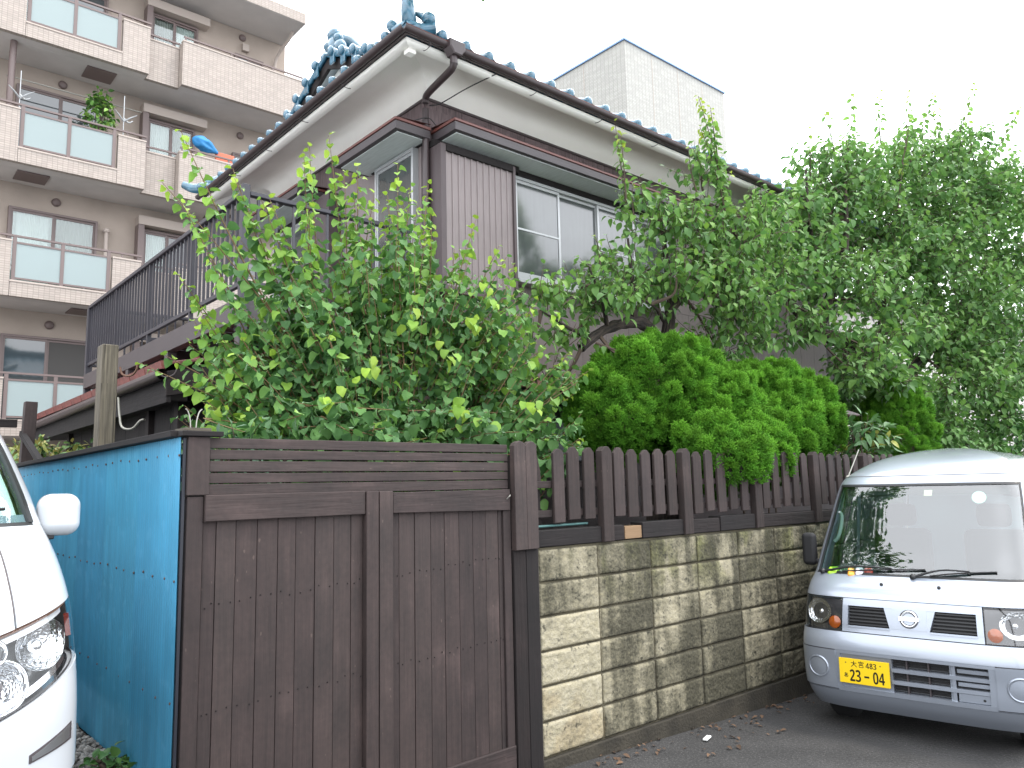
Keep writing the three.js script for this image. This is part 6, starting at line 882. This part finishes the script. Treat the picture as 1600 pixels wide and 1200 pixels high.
function juniper(name, label, lobes, { clumps, tone, dense = 1, cr = [0.055, 0.135], gapR = 0.66 }) {
  const t = thing(name, label, 'juniper', [0, 0, 0]), mats = [], cols = [], all = [];
  const cores = []; const mid = lobes[0];
  const tr = part('trunk', taper([V(mid[0] + 0.05, 0, mid[2] - 0.1), V(mid[0], 0.9, mid[2] - 0.1), V(mid[0], mid[1], mid[2])], [0.09, 0.08, 0.05], 8), M.bark, t);
  for (const [x, y, z, rx, ry, rz, n] of lobes) {
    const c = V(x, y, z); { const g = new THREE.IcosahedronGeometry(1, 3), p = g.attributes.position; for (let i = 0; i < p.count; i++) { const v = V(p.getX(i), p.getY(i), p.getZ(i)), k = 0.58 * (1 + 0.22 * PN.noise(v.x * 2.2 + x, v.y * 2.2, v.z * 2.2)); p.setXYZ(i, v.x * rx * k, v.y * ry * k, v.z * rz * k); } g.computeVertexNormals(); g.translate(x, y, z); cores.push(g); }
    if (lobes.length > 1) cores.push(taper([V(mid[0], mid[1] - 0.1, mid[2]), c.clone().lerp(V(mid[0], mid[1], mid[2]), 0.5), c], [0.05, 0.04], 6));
    const seats = [];
    for (let i = 0; i < n * clumps * 6 && seats.length < n * clumps; i++) {
      // plumes keep their distance from one another, so that the shade shows between them
      let d; do d = V(rr(-1, 1), rr(-0.95, 1), rr(-1, 1)); while (d.lengthSq() > 1 || d.lengthSq() < 0.1); d.normalize(); if (d.dot(V(-x, 0, -z).normalize()) < -0.5 && d.y < 0.4) continue;
      const q = c.clone().add(V(d.x * rx, d.y * ry, d.z * rz).multiplyScalar(rr(0.8, 1.0))); const r = rr(...cr); if (all.some((o) => o.distanceTo(q) < gapR * (r + o.r))) continue; q.r = r;
      if (lobes.some(([ax, ay, az, bx, by, bz]) => (ax !== x || ay !== y) && ((q.x - ax) / bx) ** 2 + ((q.y - ay) / by) ** 2 + ((q.z - az) / bz) ** 2 < 0.5)) continue;
      seats.push(q); all.push(q);
      const lean = d.clone().multiplyScalar(0.6).add(V(rr(-0.25, 0.25), 1.05, rr(-0.25, 0.25))).normalize(), h = r * rr(2.0, 3.4), cb = rr(0.8, 1.2);
      const m = Math.round(120 * dense * (r / 0.11) ** 2), sx = new THREE.Vector3().crossVectors(lean, V(0.3, 0.2, 1)).normalize(), sy = new THREE.Vector3().crossVectors(lean, sx);
      for (let k = 0; k < m; k++) { // a plume: wide below, pointed above, its sprays combed upward
        const f = rnd() ** 0.8, an = rr(0, 6.2832), w = r * sm(-0.15, 0.3, f) * (1 - f) ** 0.65 * 1.15 * Math.sqrt(rr(0.4, 1)), side = sx.clone().multiplyScalar(Math.cos(an)).addScaledVector(sy, Math.sin(an));
        const p = q.clone().addScaledVector(lean, (f - 0.35) * h).addScaledVector(side, w), out = side.multiplyScalar(0.75).addScaledVector(lean, 0.85).add(V(rr(-0.25, 0.25), rr(-0.1, 0.3), rr(-0.25, 0.25)));
        mats.push(leafMatrix(p, out, V(rr(-1, 1), rr(-1, 1), rr(-1, 1)), rr(0.5, 0.85))); const v = cb * rr(0.8, 1.2) * (f > 0.75 ? 1.2 : 1); cols.push(new THREE.Color(tone[0] * v * (f > 0.75 ? 1.15 : 1), tone[1] * v, tone[2] * v));
      }
    }
  }
  stuff(part('light_blocking_core', join(cores), std({ color: new THREE.Color(0.09, 0.075, 0.045), roughness: 1 }), t));  // solid lumps added inside the sprays to block light, coloured twig brown
  stuff(instanced('foliage', spray, phys({ color: 0xffffff, roughness: 0.9, specularIntensity: 0.15, transmission: 0.2, thickness: 0 }), mats, cols, t));
}
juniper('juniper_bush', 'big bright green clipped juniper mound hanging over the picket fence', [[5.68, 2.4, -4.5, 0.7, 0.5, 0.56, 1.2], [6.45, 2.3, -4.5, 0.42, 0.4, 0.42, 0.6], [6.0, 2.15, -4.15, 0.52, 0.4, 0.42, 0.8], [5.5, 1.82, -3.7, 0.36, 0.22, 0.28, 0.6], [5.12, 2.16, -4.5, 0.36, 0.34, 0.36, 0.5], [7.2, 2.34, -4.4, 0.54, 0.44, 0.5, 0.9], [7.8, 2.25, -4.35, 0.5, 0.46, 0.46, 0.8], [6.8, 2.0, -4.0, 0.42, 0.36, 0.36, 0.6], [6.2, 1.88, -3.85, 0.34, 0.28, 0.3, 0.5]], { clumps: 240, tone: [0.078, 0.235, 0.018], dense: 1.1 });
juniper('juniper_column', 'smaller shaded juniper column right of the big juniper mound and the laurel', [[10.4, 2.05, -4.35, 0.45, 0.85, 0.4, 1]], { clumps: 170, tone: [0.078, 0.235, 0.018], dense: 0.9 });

// spotted laurel, shrubs in the shade, weeds
function leafBush(name, label, c, r, n, { leafLen = 0.14, wid = 0.4, prof = LONG, tones, single = 60, hang = 0.4, ground = 0, gloss = 0.6, category = 'shrub' }) {
  const t = thing(name, label, category, [c[0], ground, c[2]]), F = new Foliage(), C = V(...c);
  const stalks = 5; for (let i = 0; i < stalks; i++) part('stem', taper([V(rr(-0.06, 0.06), 0, rr(-0.06, 0.06)), V(rr(-0.3, 0.3) * r.x, (C.y - ground) * 0.5, rr(-0.3, 0.3) * r.z), V(rr(-0.5, 0.5) * r.x, C.y - ground + rr(0, 0.4) * r.y, rr(-0.5, 0.5) * r.z)], [0.016, 0.008], 5), M.twig, t);
  for (let i = 0; i < n; i++) { const b = inBall(V(0, 0, 0), V(1, 1, 1), 0.35), q = V(b.x * r.x, b.y * r.y, b.z * r.z), top = C.clone().add(q), a = C.clone().add(q.multiplyScalar(0.55)).add(V(0, -0.12 * r.y, 0)); F.shoot(a, top, { r0: 0.004, gap: leafLen * 0.34, f0: 0.25, size: 1, sizeTip: 0.9, hang, tone: () => Math.floor(rr(0, tones.length)) }); }
  for (const l of F.leaves) { l.m.premultiply(new THREE.Matrix4().makeTranslation(-c[0], -ground, -c[2])); } for (const s of F.stems) s.translate(-c[0], -ground, -c[2]);
  const shapes = [0, 1].map((i) => leafShape({ len: leafLen, wid: leafLen * wid, prof, fold: 0.2 + 0.15 * i, droop: 0.2 + 0.2 * i, wavy: 0.04, stalk: 0.1 })), [tt, mats] = toneSet(tones, 0.3, gloss, 0.75); F.build(t, shapes, mats, tt, single, M.twig);
}
leafBush('spotted_laurel', 'glossy laurel with yellow-marked leaves at the right end of the juniper', [8.35, 2.05, -3.85], V(0.34, 0.36, 0.3), 70, { leafLen: 0.17, wid: 0.36, tones: [[0.06, 0.15, 0.045], [0.07, 0.17, 0.05], [0.06, 0.15, 0.05], [0.075, 0.17, 0.05], [0.065, 0.16, 0.045], [0.1, 0.2, 0.07], [0.34, 0.36, 0.08]] });
leafBush('shade_shrub', 'leafy shrub in the shade behind the fence above the silver van roof', [12.4, 1.9, -4.4], V(1.3, 0.75, 0.6), 330, { leafLen: 0.13, wid: 0.5, tones: [[0.085, 0.2, 0.048], [0.1, 0.225, 0.052], [0.115, 0.245, 0.055]], single: 20 });
leafBush('garden_shrub', 'yellow-green shrub at the far right edge beyond the dark one', [14.2, 2.2, -4.2], V(0.9, 0.7, 0.5), 220, { leafLen: 0.13, wid: 0.5, tones: [[0.04, 0.13, 0.03], [0.07, 0.19, 0.035], [0.1, 0.24, 0.04]], single: 20 });
leafBush('low_evergreen', 'low dark glossy evergreen at the left end behind the gate slats', [1.62, 1.82, -4.05], V(0.3, 0.2, 0.22), 70, { leafLen: 0.075, wid: 0.42, tones: [[0.05, 0.11, 0.06], [0.07, 0.145, 0.075], [0.085, 0.17, 0.085]], single: 60, hang: 0.1 });
leafBush('garden_hedge', 'yellowing low hedge under the lean-to roof at far left', [1.72, 1.95, -9.6], V(0.55, 0.36, 1.4), 260, { leafLen: 0.09, wid: 0.5, tones: [[0.05, 0.12, 0.03], [0.1, 0.2, 0.04], [0.24, 0.26, 0.06], [0.3, 0.27, 0.08]], single: 20, category: 'hedge' });
leafBush('rear_hedge', 'tall shaded hedge behind the cherry trunk', [14.2, 2.6, -6.7], V(5.2, 2.0, 0.6), 1300, { leafLen: 0.14, wid: 0.55, tones: [[0.085, 0.2, 0.048], [0.1, 0.225, 0.052]], single: 10, category: 'hedge' });
leafBush('rear_shrub', 'shaded shrub between the plum tree and the house wall', [8.9, 2.6, -5.5], V(1.1, 0.85, 0.4), 260, { leafLen: 0.11, wid: 0.55, tones: [[0.085, 0.2, 0.048], [0.1, 0.225, 0.052]], single: 10 });
leafBush('balcony_plant', 'bright green potted plant standing above the frosted apartment balcony glass', [4.1, 10.45, -18.95], V(0.34, 0.62, 0.26), 90, { leafLen: 0.15, wid: 0.55, tones: [[0.06, 0.16, 0.03], [0.1, 0.24, 0.04], [0.2, 0.36, 0.06]], single: 30, ground: 9.0, category: 'potted plant' });
leafBush('kerb_weed', 'small green weed in the gravel at the foot of the blue fence, nearest the gate', [1.06, 0.43, -4.1], V(0.1, 0.07, 0.16), 26, { leafLen: 0.055, wid: 0.8, prof: HEART, tones: [[0.06, 0.16, 0.04], [0.1, 0.22, 0.05]], single: 30, ground: 0.35, category: 'weed' });
leafBush('kerb_weed', 'tiny green weed in the gravel beside the white van bumper', [1.0, 0.42, -4.95], V(0.06, 0.05, 0.1), 14, { leafLen: 0.05, wid: 0.8, prof: HEART, tones: [[0.06, 0.16, 0.04], [0.1, 0.22, 0.05]], single: 20, ground: 0.35, category: 'weed' });
// litter at the foot of the wall
{
  const g = leafShape({ len: 0.05, wid: 0.028, prof: OVAL, fold: 0.4, droop: 0.3, stalk: 0.1 }), ms = [], cs = []; for (let i = 0; i < 90; i++) { const x = 3.6 + 2.6 * rnd(), z = ZF + 0.03 + rnd() ** 2 * 0.45 * (x > 4.2 && x < 5.4 ? 1 : 0.4); ms.push(leafMatrix(V(x, groundY(x, z) + 0.008 + rr(0, 0.008), z), V(rr(-1, 1), rr(-0.1, 0.15), rr(-1, 1)), V(rr(-0.3, 0.3), 1, rr(-0.3, 0.3)), rr(0.5, 1.1))); const k = rr(0.4, 1.1); cs.push(new THREE.Color(0.12 * k, 0.07 * k, 0.04 * k)); }
  const o = instanced('leaf_litter', g, phys({ color: 0xffffff, roughness: 0.9, side: THREE.DoubleSide }), ms, cs, scene); o.userData = { kind: 'stuff', label: 'brown dead leaves on the asphalt along the foot of the block wall', category: 'leaf litter' };
  const p = single('paper_scrap', box(-0.045, 0.045, 0, 0.012, -0.016, 0.016, 'x', 0.004), std({ color: S(225, 225, 222), roughness: 0.9 }), 'small white scrap of paper on the asphalt near the block wall', 'litter'); p.position.set(4.52, groundY(4.52, -3.3) + 0.008, -3.29); p.rotation.y = 0.3;
}
renderer.render(scene, camera);
